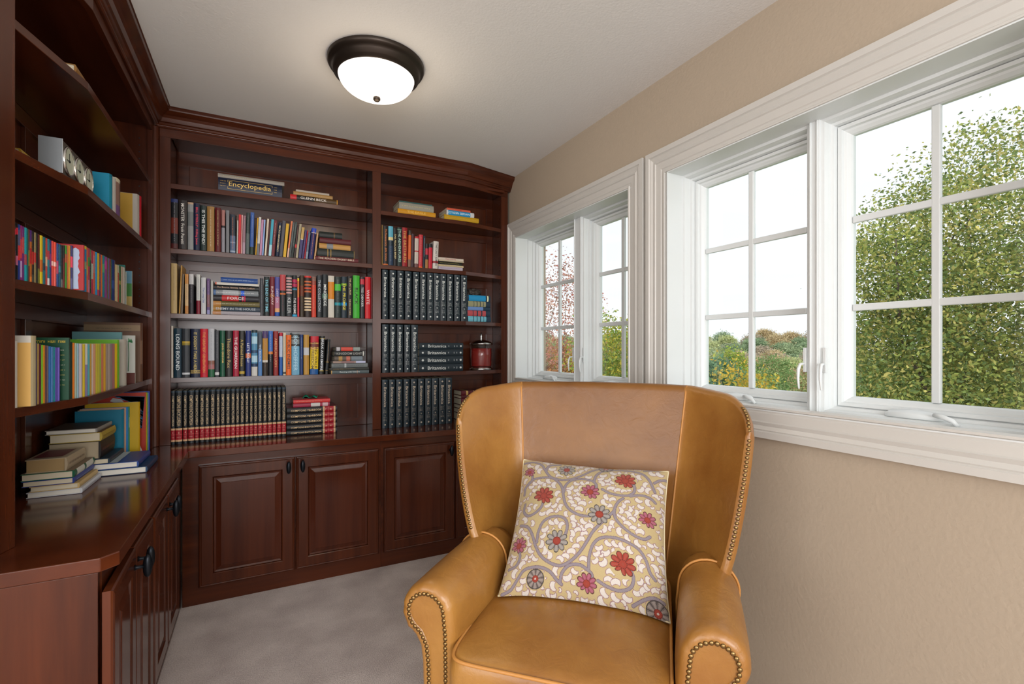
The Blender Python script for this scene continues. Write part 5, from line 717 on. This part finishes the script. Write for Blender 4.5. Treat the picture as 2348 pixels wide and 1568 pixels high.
# ================================================ wing armchair (local: x to the sitter's left, y toward the back)
CH = tag(empty('armchair', (.598, .927, 0), R(-45)), 'caramel leather wing armchair with brass nailheads, in front of the windows', 'armchair')
def lerp(a, b, t): return a+(b-a)*t
def smooth(t): t = max(0, min(1, t)); return t*t*(3-2*t)
def plan(s, z):
    """inner surface of back and wings; s in [-1,1] from wing front edge round to the other"""
    t = (z-.46)/.60; a = abs(s)
    yc = lerp(.515, .655, t)+.012*math.sin(t*math.pi); xs = lerp(.225, .285, t)
    tw = max(0, min(1.05, (z-.62)/.42))
    right = s >= 0
    xs += (.012 if right else -.012)*(.4+.8*t)
    xf = lerp(.368 if right else .300, .462 if right else .432, tw**.85); yf = lerp(.285, .445, tw**1.1)-.018*math.sin(tw*math.pi)
    S = .52
    if a <= S:
        q = a/S; x = xs*q; y = yc-.028*q**2
    else:
        q = (a-S)/(1-S); x0, y0 = xs, yc-.028
        cx, cy = xs+.045, y0-.02        # bezier toward the wing edge
        x = (1-q)**2*x0+2*q*(1-q)*cx+q*q*xf; y = (1-q)**2*y0+2*q*(1-q)*cy+q*q*yf
        x += .010*math.sin(q*math.pi)*math.sin(t*math.pi)
    return (x if s >= 0 else -x, y)
def ztop(s):
    a = abs(s); z = 1.053-.010*a*a-.012*smooth((a-.5)/.5)
    if a > .84: d = (a-.84)/.16; z -= .085*(1-math.sqrt(max(0, 1-d*d)))
    return z
NS = 120; NT = 34; TK = .052
def tks(s): return lerp(.052, .030, smooth((abs(s)-.75)/.25))
ss = [math.sin(math.pi/2*(-1+2*i/NS))*.5+(-1+2*i/NS)*.5 for i in range(NS+1)]
def pn(s, z):
    e = .004; a = plan(max(-1, s-e), z); b = plan(min(1, s+e), z); dx, dy = b[0]-a[0], b[1]-a[1]; L = math.hypot(dx, dy) or 1
    return (dy/L, -dx/L)*1 if False else (-dy/L, dx/L)      # pointing outward (away from the sitter)
def shell_col(s):
    zt = ztop(s); zb = .16; col = []
    for j in range(NT+1):
        z = lerp(zb, zt, j/NT); zz = max(z, .40); x, y = plan(s, zz)
        if z < .40: y -= 0
        col.append((x, y, z))
    x, y = plan(s, zt); nx, ny = pn(s, zt)
    tk = tks(s)
    for k in range(1, 8):
        a = math.pi*k/8; col.append((x+nx*tk*(1-math.cos(a))/2, y+ny*tk*(1-math.cos(a))/2, zt+.024*math.sin(a)))
    for j in range(NT, -1, -1):
        z = lerp(zb, zt, j/NT); zz = max(z, .40); x, y = plan(s, zz); nx, ny = pn(s, zz)
        col.append((x+nx*tk, y+ny*tk, z))
    return col
m = MB(); cols = [shell_col(s) for s in ss]; nc = len(cols[0])
m.rings(cols, close=False, sm=True)
for ci, sg in ((0, 1), (NS, -1)):      # front edge strips of the wings
    c = cols[ci]; strip = []
    for j in range(NT+4):
        a = Vector(c[j]); b = Vector(c[nc-1-j]); row = []
        if j > NT+3: break
        for k in range(6):
            q = k/5; p = a.lerp(b, q); bulge = .010*math.sin(math.pi*q); fw = Vector((0, -1, 0)); p = p+fw*bulge; row.append(tuple(p))
        strip.append(row)
    m.rings(strip, close=False, sm=True, flip=(sg < 0))
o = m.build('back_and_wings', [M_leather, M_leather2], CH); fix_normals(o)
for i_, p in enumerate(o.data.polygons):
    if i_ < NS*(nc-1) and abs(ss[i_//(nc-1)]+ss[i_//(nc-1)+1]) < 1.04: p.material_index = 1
# piping seams between back and wings, and welt along the wing edges
def surf(s, z, off): x, y = plan(s, z); nx, ny = pn(s, z); return (x-nx*off, y-ny*off, z)
for sg in (-1, 1):
    m = MB(); m.tube([surf(.52*sg, z, .001) for z in np.linspace(.44, ztop(.52)-.002, 30)]+[(lambda x, y, n: (x+n[0]*.014, y+n[1]*.014, ztop(.52)+.022))(*plan(.52*sg, 1.05), pn(.52*sg, 1.05))], .0032, 8)
    m.build('piping', M_welt, CH)
# ---- arms
def arm_section(inset=0.):
    """closed outline in (x,z) of the right arm, x outward; inset shrinks it"""
    cx, cz, r = .330, .545, .072
    pts = [(.252, .20), (.252, .30), (.252, .42), (.253, .50)]
    for a in np.linspace(170, -62, 22): pts.append((cx+r*math.cos(R(a)), cz+r*math.sin(R(a))))
    pts += [(.352, .462), (.347, .42), (.345, .34), (.343, .25), (.341, .14), (.30, .14), (.252, .14)]
    if inset:
        n = len(pts); out = []
        for i in range(n):
            a = Vector(pts[i-1]); b = Vector(pts[(i+1) % n]); t = (b-a).normalized(); nrm = Vector((t.y, -t.x)); p = Vector(pts[i])
            out.append((p.x+nrm.x*inset, max(.14, p.y+nrm.y*inset)))
        return out
    return pts
nails = []
for sg in (-1, 1):
    m = MB(); rs = []
    YF = -.004
    for y, ins, lift in ((.42, .004, .0), (.38, 0, .010), (.30, -.001, .012), (.20, -.003, .006), (.10, -.003, .001), (.045, -.001, 0), (.022, 0, 0), (.008, .003, 0), (-.001, .009, 0), (YF, .018, 0), (YF+.001, .026, 0), (YF+.004, .030, 0)):
        # the roll opens out slightly toward the back
        rs.append([(sg*(x+(.018 if sg > 0 else -.034)*max(0, y)/.4*(1 if z > .45 else .8)), y, z+lift*(1 if z > .4 else 0)) for x, z in arm_section(ins)])
    # leather gathers around the front
    for k, row in enumerate(rs):
        if 5 <= k <= 9:
            for i in range(len(row)):
                if 3 < i < 27: x, y, z = row[i]; row[i] = (x, y+.0022*math.sin(i*2.4), z)
    m.rings(rs, cap0=True, cap1=False, sm=True); o = m.build('arm', M_leather, CH); fix_normals(o)
    m = MB(); sec = arm_section(.0295); pan = [(sg*x, YF+.0035, z) for x, z in sec]
    m.add(pan, [tuple(range(len(pan)))]); fix_normals(m.build('arm_front_panel', M_leather, CH))
    # nail path on the arm front
    path = [(sg*x, YF-.0002, z) for x, z in arm_section(.0245)[1:29]]
    L = [0]
    for a, b in zip(path, path[1:]): L.append(L[-1]+math.dist(a, b))
    d = 0
    while d < L[-1]:
        k = max(i for i in range(len(L)) if L[i] <= d); k = min(k, len(path)-2); t = (d-L[k])/(L[k+1]-L[k]); p = [lerp(path[k][i], path[k+1][i], t) for i in range(3)]
        nails.append((tuple(p), (0, -1, 0), .0054)); d += .0112
    # welt where arm meets wing
    m = MB(); sec = arm_section(-.004)[2:27]; m.tube([(sg*(x+(.014 if sg > 0 else -.028)), .315+.03*(.6-z), z+.012) for x, z in sec], .0032, 8); m.build('piping', M_welt, CH)
    # nails on the wing edge
    s = sg; zs = np.linspace(.655, 1.042, 400); prev = None
    for z in zs:
        zt = ztop(1.0) if z > ztop(1.0) else z
        if z <= ztop(1.0)+.001:
            x, y = plan(s, z); nx, ny = pn(s, z); p = (x+nx*.012, y+ny*.012-.0095, z)
        else: continue
        if prev is None or math.dist(p, prev) > .0112: nails.append((p, (0, -1, 0), .0054)); prev = p
    prev = p
    for ss_ in np.linspace(1, .955, 200):      # on over the rounded shoulder
        q = sg*ss_; zt = ztop(q); x, y = plan(q, zt); nx, ny = pn(q, zt); f = (1-ss_)/.045
        p = (x+nx*.012, y+ny*.012-.0095*(1-f), zt+.0245*min(1, f*3.5))
        if math.dist(p, prev) > .0112: nails.append((p, (0, -1+f, .1+f), .0054)); prev = p
def nailmesh(r):
    m = MB(); rs = []
    for a in (0, 25, 50, 72, 88): rs.append([(r*math.cos(R(a))*math.cos(2*math.pi*k/10), r*math.cos(R(a))*math.sin(2*math.pi*k/10), r*.62*math.sin(R(a))) for k in range(10)])
    m.rings(rs, cap1=True, sm=True); return m
nm = nailmesh(.0054).mesh('nail_head', [M_brass])
def cam_d(p):
    w = Vector((.598+.7071*(p[0]+p[1]), .927+.7071*(-p[0]+p[1]), p[2])); dp = w.x*.4613+w.y*.8872; v = 797-1110*(w.z-1.2)/dp
    return math.dist(w, (0, 0, 1.2))+(9 if v > 1575 else 0)
nails.sort(key=lambda n: cam_d(n[0]))
rest = MB()
for i, (p, nrm, r) in enumerate(nails):
    q = Vector(nrm).to_track_quat('Z', 'Y')
    if i < 100:
        o = bpy.data.objects.new('nail_head', nm); COL.objects.link(o); o.parent = CH; o.location = p; o.rotation_mode = 'QUATERNION'; o.rotation_quaternion = q
    else:
        t = nailmesh(r); rest.add([tuple(q @ Vector(v)+Vector(p)) for v in t.v], t.f, 0, None, True)
o = rest.build('nail_heads', M_brass, CH); o['kind'] = 'stuff'
# ---- seat cushion
def cushion_outline(n=96, grow=0.):
    pts = []
    for k in range(n):
        a = 2*math.pi*k/n; c, s = math.cos(a), math.sin(a); e = .16
        x = math.copysign(abs(c)**e, c)*(.246+grow); y = math.copysign(abs(s)**e, s)*(.285+grow)+.222
        pts.append((x, y))
    return pts
def cz_(x, y): return .486+.030*(1-min(1, (x/.25)**2)**1.3)*(1-min(1, ((y-.222)/.29)**2)**1.5)+.0015*math.sin(9*x+5*y)
m = MB(); out = cushion_outline(); rs = []
for g, z in ((-.010, .362), (-.002, .368), (.004, .385), (.008, .42), (.007, .455), (.002, .476), (-.004, .484)):
    rs.append([(x*(1+g/.25), .222+(y-.222)*(1+g/.29), z) for x, y in out])
for q in (.96, .9, .8, .65, .5, .35, .2, .08):
    rs.append([(x*q, .222+(y-.222)*q, cz_(x*q, .222+(y-.222)*q)) for x, y in out])
m.rings(rs, cap0=True, cap1=True, sm=True); o = m.build('seat_cushion', M_leather, CH); fix_normals(o)
for z, g in ((.4825, .001), (.368, .003)):
    m = MB(); m.tube([(x*(1+g/.25), .222+(y-.222)*(1+g/.29), z) for x, y in out], .0042, 8, closed=True); m.build('piping', M_welt, o)
m = MB(); m.box(-.252, .252, .012, .50, .14, .358); m.build('seat_rail', M_leather, CH, bevel=.006)
m = MB()
m.box(-.27, .27, .52, .60, .14, .45); m.build('back_rail', M_leather, CH, bevel=.01)
legw = wood('chair_leg_wood', (1.6, 1.6, .2), '2a1810', '45281a', .3)
for sx, y in ((-.30, .03), (.30, .03)):
    m = MB(); m.lathe([(.012, 0), (.016, .01), (.014, .03), (.022, .09), (.026, .11), (.026, .145)], 0, 0, 20, cap0=True, cap1=True); m.build('leg', legw, CH, (sx, y, 0))
for sx, y in ((-.25, .56), (.25, .56)):
    m = MB(); m.rings([[(-.014, .02, 0), (.014, .02, 0), (.014, .05, 0), (-.014, .05, 0)], [(-.02, -.02, .15), (.02, -.02, .15), (.02, .02, .15), (-.02, .02, .15)]], cap0=True, cap1=True); m.build('leg', legw, CH, (sx, y, 0))
# ================================================ embroidered cushion
def pillow():
    N = 440; u, v = np.meshgrid((np.arange(N)+.5)/N, (np.arange(N)+.5)/N)     # u right, v down
    colr = np.zeros((N, N, 3)); L = lambda h: np.array(lin(h)[:3])
    colr[:] = L('ad9b72')
    rng = np.random.RandomState(4)
    def spline(P, n=26):
        P = np.array(P, float); out = []
        for i in range(len(P)-1):
            p0 = P[max(0, i-1)]; p1 = P[i]; p2 = P[i+1]; p3 = P[min(len(P)-1, i+2)]
            for t in np.linspace(0, 1, n//3, endpoint=False): out.append(.5*((2*p1)+(-p0+p2)*t+(2*p0-5*p1+4*p2-p3)*t*t+(-p0+3*p1-3*p2+p3)*t**3))
        out.append(P[-1]); return np.array(out)
    VS = [spline(v_) for v_ in VINES]
    dv = np.full((N, N), 9.)
    for S in VS:
        for p in S: dv = np.minimum(dv, np.hypot(u-p[0], v-p[1]))
    df = np.full((N, N), 9.)
    FLW = [(a_, b_, c_*1.08, d_) for a_, b_, c_, d_ in FLOWERS]
    for fx, fy, fr, k in FLW: df = np.minimum(df, np.hypot(u-fx, v-fy)-fr)
    # pale scale shapes on both sides of every stem
    placed = []
    def scale(cx, cy, ang, r):
        if any((cx-a)**2+(cy-b)**2 < (r+q)**2*.6 for a, b, q in placed): return
        placed.append((cx, cy, r)); ca, sa = math.cos(ang), math.sin(ang)
        du = (u-cx)*ca+(v-cy)*sa; dw = -(u-cx)*sa+(v-cy)*ca
        d1 = np.hypot(du, dw*.8)-r; d2 = np.hypot(du+r*1.25, dw+r*.35)-r*.95
        d = np.maximum(d1, -d2); ok = (dv > .012) & (df > .006)
        colr[(d < 0) & ok] = L('8a6a70'); colr[(d < -.0032) & ok] = L('c2bbb4')
    for side in (1, -1):
        for off, rr in ((.038, .024), (.085, .024), (.130, .022)):
            for S in VS:
                T = np.gradient(S, axis=0); acc = 0
                for i in range(1, len(S)):
                    acc += np.hypot(*(S[i]-S[i-1]))
                    if acc > .046:
                        acc = 0; t = T[i]/(np.hypot(*T[i])+1e-6); n = np.array([-t[1], t[0]])*side; c = S[i]+n*off
                        if 0 < c[0] < 1 and 0 < c[1] < 1:
                            if np.min([np.min(np.hypot(*(Q-c).T)) for Q in VS]) < off*.72: continue
                            scale(c[0], c[1], math.atan2(n[1], n[0])+.5*side, rr*rng.uniform(.85, 1.1))
    for _ in range(900):
        c = rng.rand(2); i, j = int(c[1]*N), int(c[0]*N)
        if dv[min(N-1, i), min(N-1, j)] > .03 and df[min(N-1, i), min(N-1, j)] > .02: scale(c[0], c[1], rng.rand()*6.3, rng.uniform(.012, .02))
    colr[dv < .0105] = L('6e5a62'); colr[dv < .0075] = L('82797f')
    for fx, fy, fr, k in FLW:
        du, dw = u-fx, v-fy; rr = np.hypot(du, dw); th = np.arctan2(dw, du); r0 = {'p': 2.2, 'o': 2.0, 'g': 1.1, 'r': 0}[k]
        npet = 9
        ph = (th*npet/(2*math.pi)+.3) % 1; edge = np.abs(np.sin(math.pi*ph)); R_ = fr*(.62+.38*edge**.6)
        if k in 'po': R_ = R_*(1-.35*np.exp(-((th-math.pi*.62)/.5)**2))
        if k == 'r': R_ = fr*np.ones_like(rr)
        ins = rr < R_
        base = {'p': '8c4656', 'o': '8c3226', 'g': '7b7470', 'r': '6e6460'}[k]; alt = {'p': '985a6a', 'o': '93463b', 'g': '8e8883', 'r': '8a807a'}[k]; line = '55372f' if k in 'po' else '443e3c'
        colr[ins] = L(base); colr[ins & (edge > .75)] = L(alt)
        colr[ins & ((R_-rr < .006) | (edge < .22)) & (rr > fr*.28)] = L(line)
        c = (rr < fr*.36); colr[c] = L('8c3a2e'); colr[(rr < fr*.36) & (rr > fr*.28) & (np.sin(th*14) > 0)] = L('5a2a24'); colr[rr < fr*.1] = L('b8a8a0' if k == 'r' else '8a4034')
    fib = 1+.07*np.sin(u*N*1.5)*np.sin(v*N*1.5)+.03*rng.randn(N, N); colr *= fib[..., None]
    # surface
    TLc, TRc, BRc, BLc = Vector((-.222, .492, .822)), Vector((.243, .490, .818)), Vector((.246, .225, .487)), Vector((-.214, .205, .497))
    nrm = ((TRc-TLc).cross(BLc-TLc)).normalized()
    if nrm.y > 0: nrm = -nrm
    G = N+1; uu, vv = np.meshgrid(np.linspace(0, 1, G), np.linspace(0, 1, G))
    a = uu*2-1; b = vv*2-1
    pin = .06     # edges pulled in between the corners
    ua = .5+a*(1-pin*(1-b*b)-0)/2; vb = .5+b*(1-pin*(1-a*a))/2
    TLn, TRn, BRn, BLn = [np.array(q) for q in (TLc, TRc, BRc, BLc)]
    base = (TLn*(1-ua)[..., None]+TRn*ua[..., None])*(1-vb)[..., None]+(BLn*(1-ua)[..., None]+BRn*ua[..., None])*vb[..., None]
    th = .095*np.clip((1-a**2)*(1-b**2), 0, 1)**.5
    wr = .004*np.sin(7*a+3*b)*np.sin(5*b-2*a+1)*(1-np.clip((1-a**2)*(1-b**2), 0, 1))
    nn = np.array(nrm)
    front = base+nn*(th+wr)[..., None]; back = base-nn*(th*.75)[..., None]
    def seat(P): return .4885+.030*(1-np.minimum(1, (P[..., 0]/.25)**2)**1.3)*(1-np.minimum(1, ((P[..., 1]-.222)/.29)**2)**1.5)
    front[..., 2] = np.maximum(front[..., 2], seat(front)+.003); back[..., 2] = np.maximum(back[..., 2], seat(back)+.002)
    me = bpy.data.meshes.new('throw_pillow'); V = np.concatenate([front.reshape(-1, 3), back.reshape(-1, 3)])
    ii = np.arange(N)[:, None]*G+np.arange(N)[None, :]; q = np.stack([ii, ii+G, ii+G+1, ii+1], -1).reshape(-1, 4); qb = q[:, ::-1]+G*G
    F = np.concatenate([q, qb]); me.from_pydata(V.tolist(), [], F.tolist())
    cc = np.ones((2*N*N, 4, 4), np.float32); cc[:N*N, :, :3] = colr.reshape(-1, 1, 3); cc[N*N:, :, :3] = L('c8b88f')
    at = me.color_attributes.new('Col', 'FLOAT_COLOR', 'CORNER'); at.data.foreach_set('color', cc.ravel())
    me.polygons.foreach_set('use_smooth', [True]*(2*N*N))
    fab = mat('printed_linen', rough=.9, attr=True, spec=.2, sheen=.2); noise_bump(fab, 600, .25, .001)
    me.materials.append(fab); o = bpy.data.objects.new('throw_pillow', me); COL.objects.link(o)
    o.location = (.598, .927, 0); o.rotation_euler.z = R(-45)
    tag(o, 'square cream cushion with red, pink and grey embroidered flowers on the armchair', 'cushion', None)
    # welted edge
    m = MB(); loop = [tuple(base[0, i]) for i in range(0, G, 6)]+[tuple(base[i, -1]) for i in range(0, G, 6)]+[tuple(base[-1, i]) for i in range(G-1, -1, -6)]+[tuple(base[i, 0]) for i in range(G-1, -1, -6)]
    loop = [(x, y, max(z, float(seat(np.array([x, y, z])))+.005)) for x, y, z in loop]; lp = [loop[0]]
    for p in loop[1:]:
        if math.dist(p, lp[-1]) > .002: lp.append(p)
    m.tube(lp, .0022, 6, closed=True); m.build('seam', mat('seam_thread', lin('cfc3a0'), .9), o)
pillow()
# ================================================ outdoors, seen through the windows
def cw_(lat, dep, z): return (lat*.8872+dep*.4613, dep*.8872-lat*.4613, z)     # sideways / ahead of the camera, in metres
def grass():
    m = MB(); n = 14; rs = []
    for i in range(n+1):
        r = 9+ (330-9)*(i/n)**2; z = float(np.interp(r, [9, 60, 105, 150, 200, 330], [-5.2, -9.5, -8.8, -4.5, -4, -4]))
        rs.append([(1.9+r*math.cos(a), r*math.sin(a)+2, z+.3*math.sin(3*a+i)) for a in np.linspace(R(-70), R(95), 30)])
    m.rings([[(1.9+2, 2-8, -5), ]*0 or [(3+.01*k, 2, -5.2) for k in range(30)]]+rs, close=False, sm=True); return m.build('meadow_ground', M_grass)
tag(grass(), kind='structure')
def foliage_mesh(blobs, nclust, per, leaf, pal, seed, droop=.3, crad=.22, surface=.6):
    """leaves as small folded quads gathered in sprays; blobs: (cx,cy,cz,rx,ry,rz,weight)"""
    rng = np.random.RandomState(seed); w = np.array([b[6] for b in blobs], float); w /= w.sum()
    bi = rng.choice(len(blobs), nclust, p=w); B = np.array([b[:6] for b in blobs])[bi]
    dirs = rng.randn(nclust, 3); dirs /= np.linalg.norm(dirs, axis=1)[:, None]; rad = rng.rand(nclust)**(1/3)
    rad = np.where(rng.rand(nclust) < surface, .75+.27*rng.rand(nclust), rad)
    C = B[:, :3]+dirs*rad[:, None]*B[:, 3:6]
    n = nclust*per; cen = np.repeat(C, per, 0); off = rng.randn(n, 3)*crad*np.array([1, 1, .7]); off[:, 2] -= droop*crad*np.abs(off[:, 0]+off[:, 1])
    P = cen+off
    a = rng.rand(n)*2*math.pi; el = rng.randn(n)*.5-.45
    D = np.stack([np.cos(a)*np.cos(el), np.sin(a)*np.cos(el), np.sin(el)], 1); U = rng.randn(n, 3); Sd = np.cross(D, U); Sd /= np.linalg.norm(Sd, axis=1)[:, None]
    L = leaf*(.6+.8*rng.rand(n))[:, None]
    V = np.stack([P, P+D*L*.5+Sd*L*.26, P+D*L, P+D*L*.5-Sd*L*.26], 1).reshape(-1, 3)
    F = np.arange(4*n).reshape(-1, 4); cols = np.array([lin(c)[:3] for c in pal])
    tone = np.repeat(rng.randint(0, len(pal), nclust), per); tone = np.where(rng.rand(n) < .35, rng.randint(0, len(pal), n), tone)
    c = cols[tone]*(.75+.4*rng.rand(n))[:, None]*np.repeat(rng.uniform(.7, 1.15, nclust), per)[:, None]
    return V, F, c
def foliage(name, args, parent=None):
    V, F, c = foliage_mesh(**args); me = bpy.data.meshes.new(name); n = len(F)
    me.vertices.add(len(V)); me.vertices.foreach_set('co', V.ravel()); me.loops.add(4*n); me.loops.foreach_set('vertex_index', F.ravel().astype(np.int32))
    me.polygons.add(n); me.polygons.foreach_set('loop_start', np.arange(0, 4*n, 4, dtype=np.int32)); me.update(calc_edges=True)
    at = me.color_attributes.new('Col', 'FLOAT_COLOR', 'CORNER'); cc = np.ones((n, 4, 4), np.float32); cc[:, :, :3] = c[:, None, :]; at.data.foreach_set('color', cc.ravel())
    me.materials.append(M_leaf); o = bpy.data.objects.new(name, me); COL.objects.link(o)
    if parent: o.parent = parent
    return o
def branches(parent, base, tips, r0, seed, jit=.3):
    rng = random.Random(seed); m = MB()
    for tp in tips:
        P = []; n = 7
        for k in range(n+1):
            t = k/n; q = [lerp(base[i], tp[i], t) for i in range(3)]; q[2] += (1-t)*t*.6*abs(tp[2]-base[2])*.3
            if 0 < k: q = [c+rng.uniform(-jit, jit)*t for c in q]
            P.append(tuple(q))
        m.tube(P, [r0*(1-.9*k/n) for k in range(n+1)], 6)
    return m.build('branches', M_bark, parent)
def tree(label, loc, blobs, fol, base, tips, r0, seed, cat='tree', group=None, name='tree'):
    t = tag(empty(name, loc), label, cat, group)
    rel = [(b[0]-loc[0], b[1]-loc[1], b[2]-loc[2])+tuple(b[3:]) for b in blobs]
    foliage('foliage', dict(blobs=rel, seed=seed, **fol), t)
    if tips: branches(t, tuple(base[i]-loc[i] for i in range(3)), [tuple(p[i]-loc[i] for i in range(3)) for p in tips], r0, seed)
    return t
def bl(lat, dep, z, rx, ry, rz, w): x, y, zz = cw_(lat, dep, z); return (x, y, zz, rx, ry, rz, w)
G1 = ['a0a85c', 'aeb464', '7f9056', '71864e', 'bcb86c', 'c8bc72', '8a9c5a', '9ca65a', '66784a']
tree('large green maple with yellowing leaves filling the right window', cw_(7.0, 7.0, -5), [bl(7.8, 7.2, 2.4, 2.5, 2.3, 2.3, 5), bl(6.6, 6.9, 1.2, 1.6, 1.5, 1.8, 3), bl(6.2, 6.9, 2.5, 1.2, 1.3, 1.0, 1.0), bl(5.7, 6.6, .6, .95, 1.0, 1.2, 1.3), bl(8.0, 7.0, 0, 2.6, 2, 2.2, 3), bl(5.5, 6.8, 2.0, .7, .9, .7, .4)],
     dict(nclust=3400, per=32, leaf=.057, pal=G1, crad=.15), cw_(7.2, 7.4, -5), [cw_(*p) for p in ((7.6, 7.6, 4), (6.2, 7, 3), (5.4, 6.8, 2.4), (5.6, 6.7, 1.0), (6.4, 7, 1.8), (8.6, 7, 2.6), (7, 6.4, 1.4), (6.2, 6.5, .4))], .10, 11)
tree('sparse red-leaved tree behind the far window', cw_(.9, 11, -5), [bl(.75, 11, 2.1, 1.0, 1.1, 1.3, 2), bl(1.35, 11, 1.6, .7, .8, 1.2, 1)],
     dict(nclust=300, per=18, leaf=.055, pal=['c08474', 'c89482', 'b87468', 'caa088', 'a88474'], crad=.17), cw_(.9, 11.4, -5), [cw_(*p) for p in ((.4, 11, 3.6), (.9, 11, 3.9), (1.4, 11, 3.4), (1.7, 11, 2.4), (.3, 11, 2.2), (1.1, 11, 1.8))], .022, 12)
tree('orange bush below the red tree in the far window', cw_(1.2, 13.5, -5), [bl(1.0, 13.5, .25, 1.5, 1.0, 1.1, 2)], dict(nclust=420, per=16, leaf=.12, pal=['c08a50', 'c89a58', 'b87e58', 'a89a54'], crad=.25), cw_(1, 13.5, -5), [cw_(.8, 13.5, .6), cw_(1.5, 13.5, .4)], .06, 13, 'bush', name='bush')
tree('young yellow-green tree behind the far right casement', cw_(1.6, 7.6, -5), [bl(1.55, 7.6, 1.0, .6, .6, .72, 2), bl(1.95, 7.6, .7, .5, .6, 1.1, 1), bl(1.7, 7.6, 0, .8, .6, .8, 1)],
     dict(nclust=400, per=30, leaf=.05, pal=['b4b050', '8ca450', 'c8b84c', '7c9c4c', 'a0aa54'], crad=.12), cw_(1.7, 7.7, -5), [cw_(*p) for p in ((1.35, 7.6, 1.3), (1.6, 7.6, 1.6), (1.85, 7.6, 1.4), (2.1, 7.6, .9), (1.5, 7.6, .6))], .03, 14)
tree('green and orange thicket beside the young yellow tree', cw_(2.4, 17, -6), [bl(3.0, 17, -.6, 1.8, 1.0, 1.6, 2)], dict(nclust=420, per=16, leaf=.16, pal=['9aa450', '7a9450', 'c0a050', '8a9a54'], crad=.3), cw_(3, 17, -6), [], .06, 15, 'bush', name='bush')
tree('slender sapling with bright yellow leaves outside the middle window', cw_(3.0, 6.3, -5), [bl(2.98, 6.3, .78, .34, .3, .20, 2), bl(3.3, 6.4, .68, .2, .2, .2, 1), bl(2.62, 6.2, 1.0, .16, .2, .42, .55)],
     dict(nclust=60, per=14, leaf=.046, pal=['ccaa44', 'c8b04c', 'd8b850', 'b4b454'], crad=.08, droop=.8), cw_(3.0, 6.5, -5), [cw_(*p) for p in ((2.6, 6.2, 1.45), (2.7, 6.3, 1.1), (3.1, 6.3, .95), (3.5, 6.4, .7), (3.3, 6.4, .85))], .016, 16)
for i, (lat, dep, z, r, pal, lab) in enumerate(((19.3, 36, -1.2, 1.5, 0, 'round grey-green shrub in the middle distance'), (15.3, 34, -.7, 1.4, 1, 'yellow-green crown left of the round grey-green shrub'), (23.3, 38, -3.4, 2.0, 3, 'olive shrub right of the round grey-green one'), (9.4, 18.5, -1.4, 1.0, 0, 'low dense green shrub close below the window'), (6.6, 16, -.35, .95, 2, 'blue-green shrub behind the yellow sapling'), (12.2, 25, -2.4, 1.3, 3, 'pale shrub near the right edge of the middle window'), (17.2, 24, -1.2, 1.6, 0, 'green shrub behind the maple'))):
    pals = (['7c9a60', '88a468', '94a870'], ['a4b454', 'b0bc5c', '90a850'], ['6e9470', '7ca07a'], ['a0a870', 'aeb07a', '90a06c'])[pal]
    tree(lab, cw_(lat, dep, -7), [bl(lat, dep, z, r, r, r*1.3, 1)], dict(nclust=300, per=14, leaf=.17, pal=pals, crad=.26), None, [], 0, 30+i, 'shrub', name='shrub')
# far wooded hillside: individual tree crowns, copied from a few kinds
kinds = []  # distance haze is put into the pale leaf colours below
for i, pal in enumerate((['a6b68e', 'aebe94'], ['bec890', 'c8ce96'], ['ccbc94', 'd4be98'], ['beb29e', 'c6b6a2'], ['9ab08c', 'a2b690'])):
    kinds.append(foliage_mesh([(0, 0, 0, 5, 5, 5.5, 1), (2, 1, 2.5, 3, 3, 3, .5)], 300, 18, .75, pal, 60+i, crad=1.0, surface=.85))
kl = ['dark green', 'yellow green', 'tan and orange', 'greyish brown', 'deep green']
protos = []
rg = random.Random(21)
spots = []
for row_, (dep, z) in enumerate(((150, 2.0), (140, .8), (130, -.4), (120, -1.5), (110, -2.4), (100, -3.0), (90, -3.4), (80, -3.7), (70, -3.9))):
    n = int(dep*.74/7.0)
    for k in range(n): spots.append((dep*.02+7.0*k+(3.5 if row_ % 2 else 0)+rg.uniform(-.5, .5), dep+rg.uniform(-1.2, 1.2), z+rg.uniform(-.7, .9)+(1.2 if row_ == 0 and .5 < (7.0*k)/dep < .62 else 0), rg.uniform(.5, .62)*(1 if row_ < 5 else .85), rg.randrange(5), min(3, row_//2)))
place_names = ('on the far skyline of the hill', 'halfway up the far hill', 'in the valley beyond the window', 'in the nearer valley thicket')
tr = bpy.data.objects.new('distant_trunk', None)
bpy.data.objects.remove(tr)
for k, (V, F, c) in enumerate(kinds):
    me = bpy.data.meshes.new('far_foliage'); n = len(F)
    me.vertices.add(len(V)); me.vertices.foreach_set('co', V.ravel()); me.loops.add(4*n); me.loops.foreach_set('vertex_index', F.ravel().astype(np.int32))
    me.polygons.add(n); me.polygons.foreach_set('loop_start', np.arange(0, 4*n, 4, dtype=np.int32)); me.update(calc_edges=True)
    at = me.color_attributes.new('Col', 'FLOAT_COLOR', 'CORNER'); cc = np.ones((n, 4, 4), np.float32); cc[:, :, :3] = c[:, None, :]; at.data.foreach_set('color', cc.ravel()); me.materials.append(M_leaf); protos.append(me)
tk = MB(); tk.tube([(0, 0, -9), (0, 0, -4), (.3, 0, 1)], [.35, .3, .15], 6); tkm = tk.mesh('far_trunk', [M_bark])
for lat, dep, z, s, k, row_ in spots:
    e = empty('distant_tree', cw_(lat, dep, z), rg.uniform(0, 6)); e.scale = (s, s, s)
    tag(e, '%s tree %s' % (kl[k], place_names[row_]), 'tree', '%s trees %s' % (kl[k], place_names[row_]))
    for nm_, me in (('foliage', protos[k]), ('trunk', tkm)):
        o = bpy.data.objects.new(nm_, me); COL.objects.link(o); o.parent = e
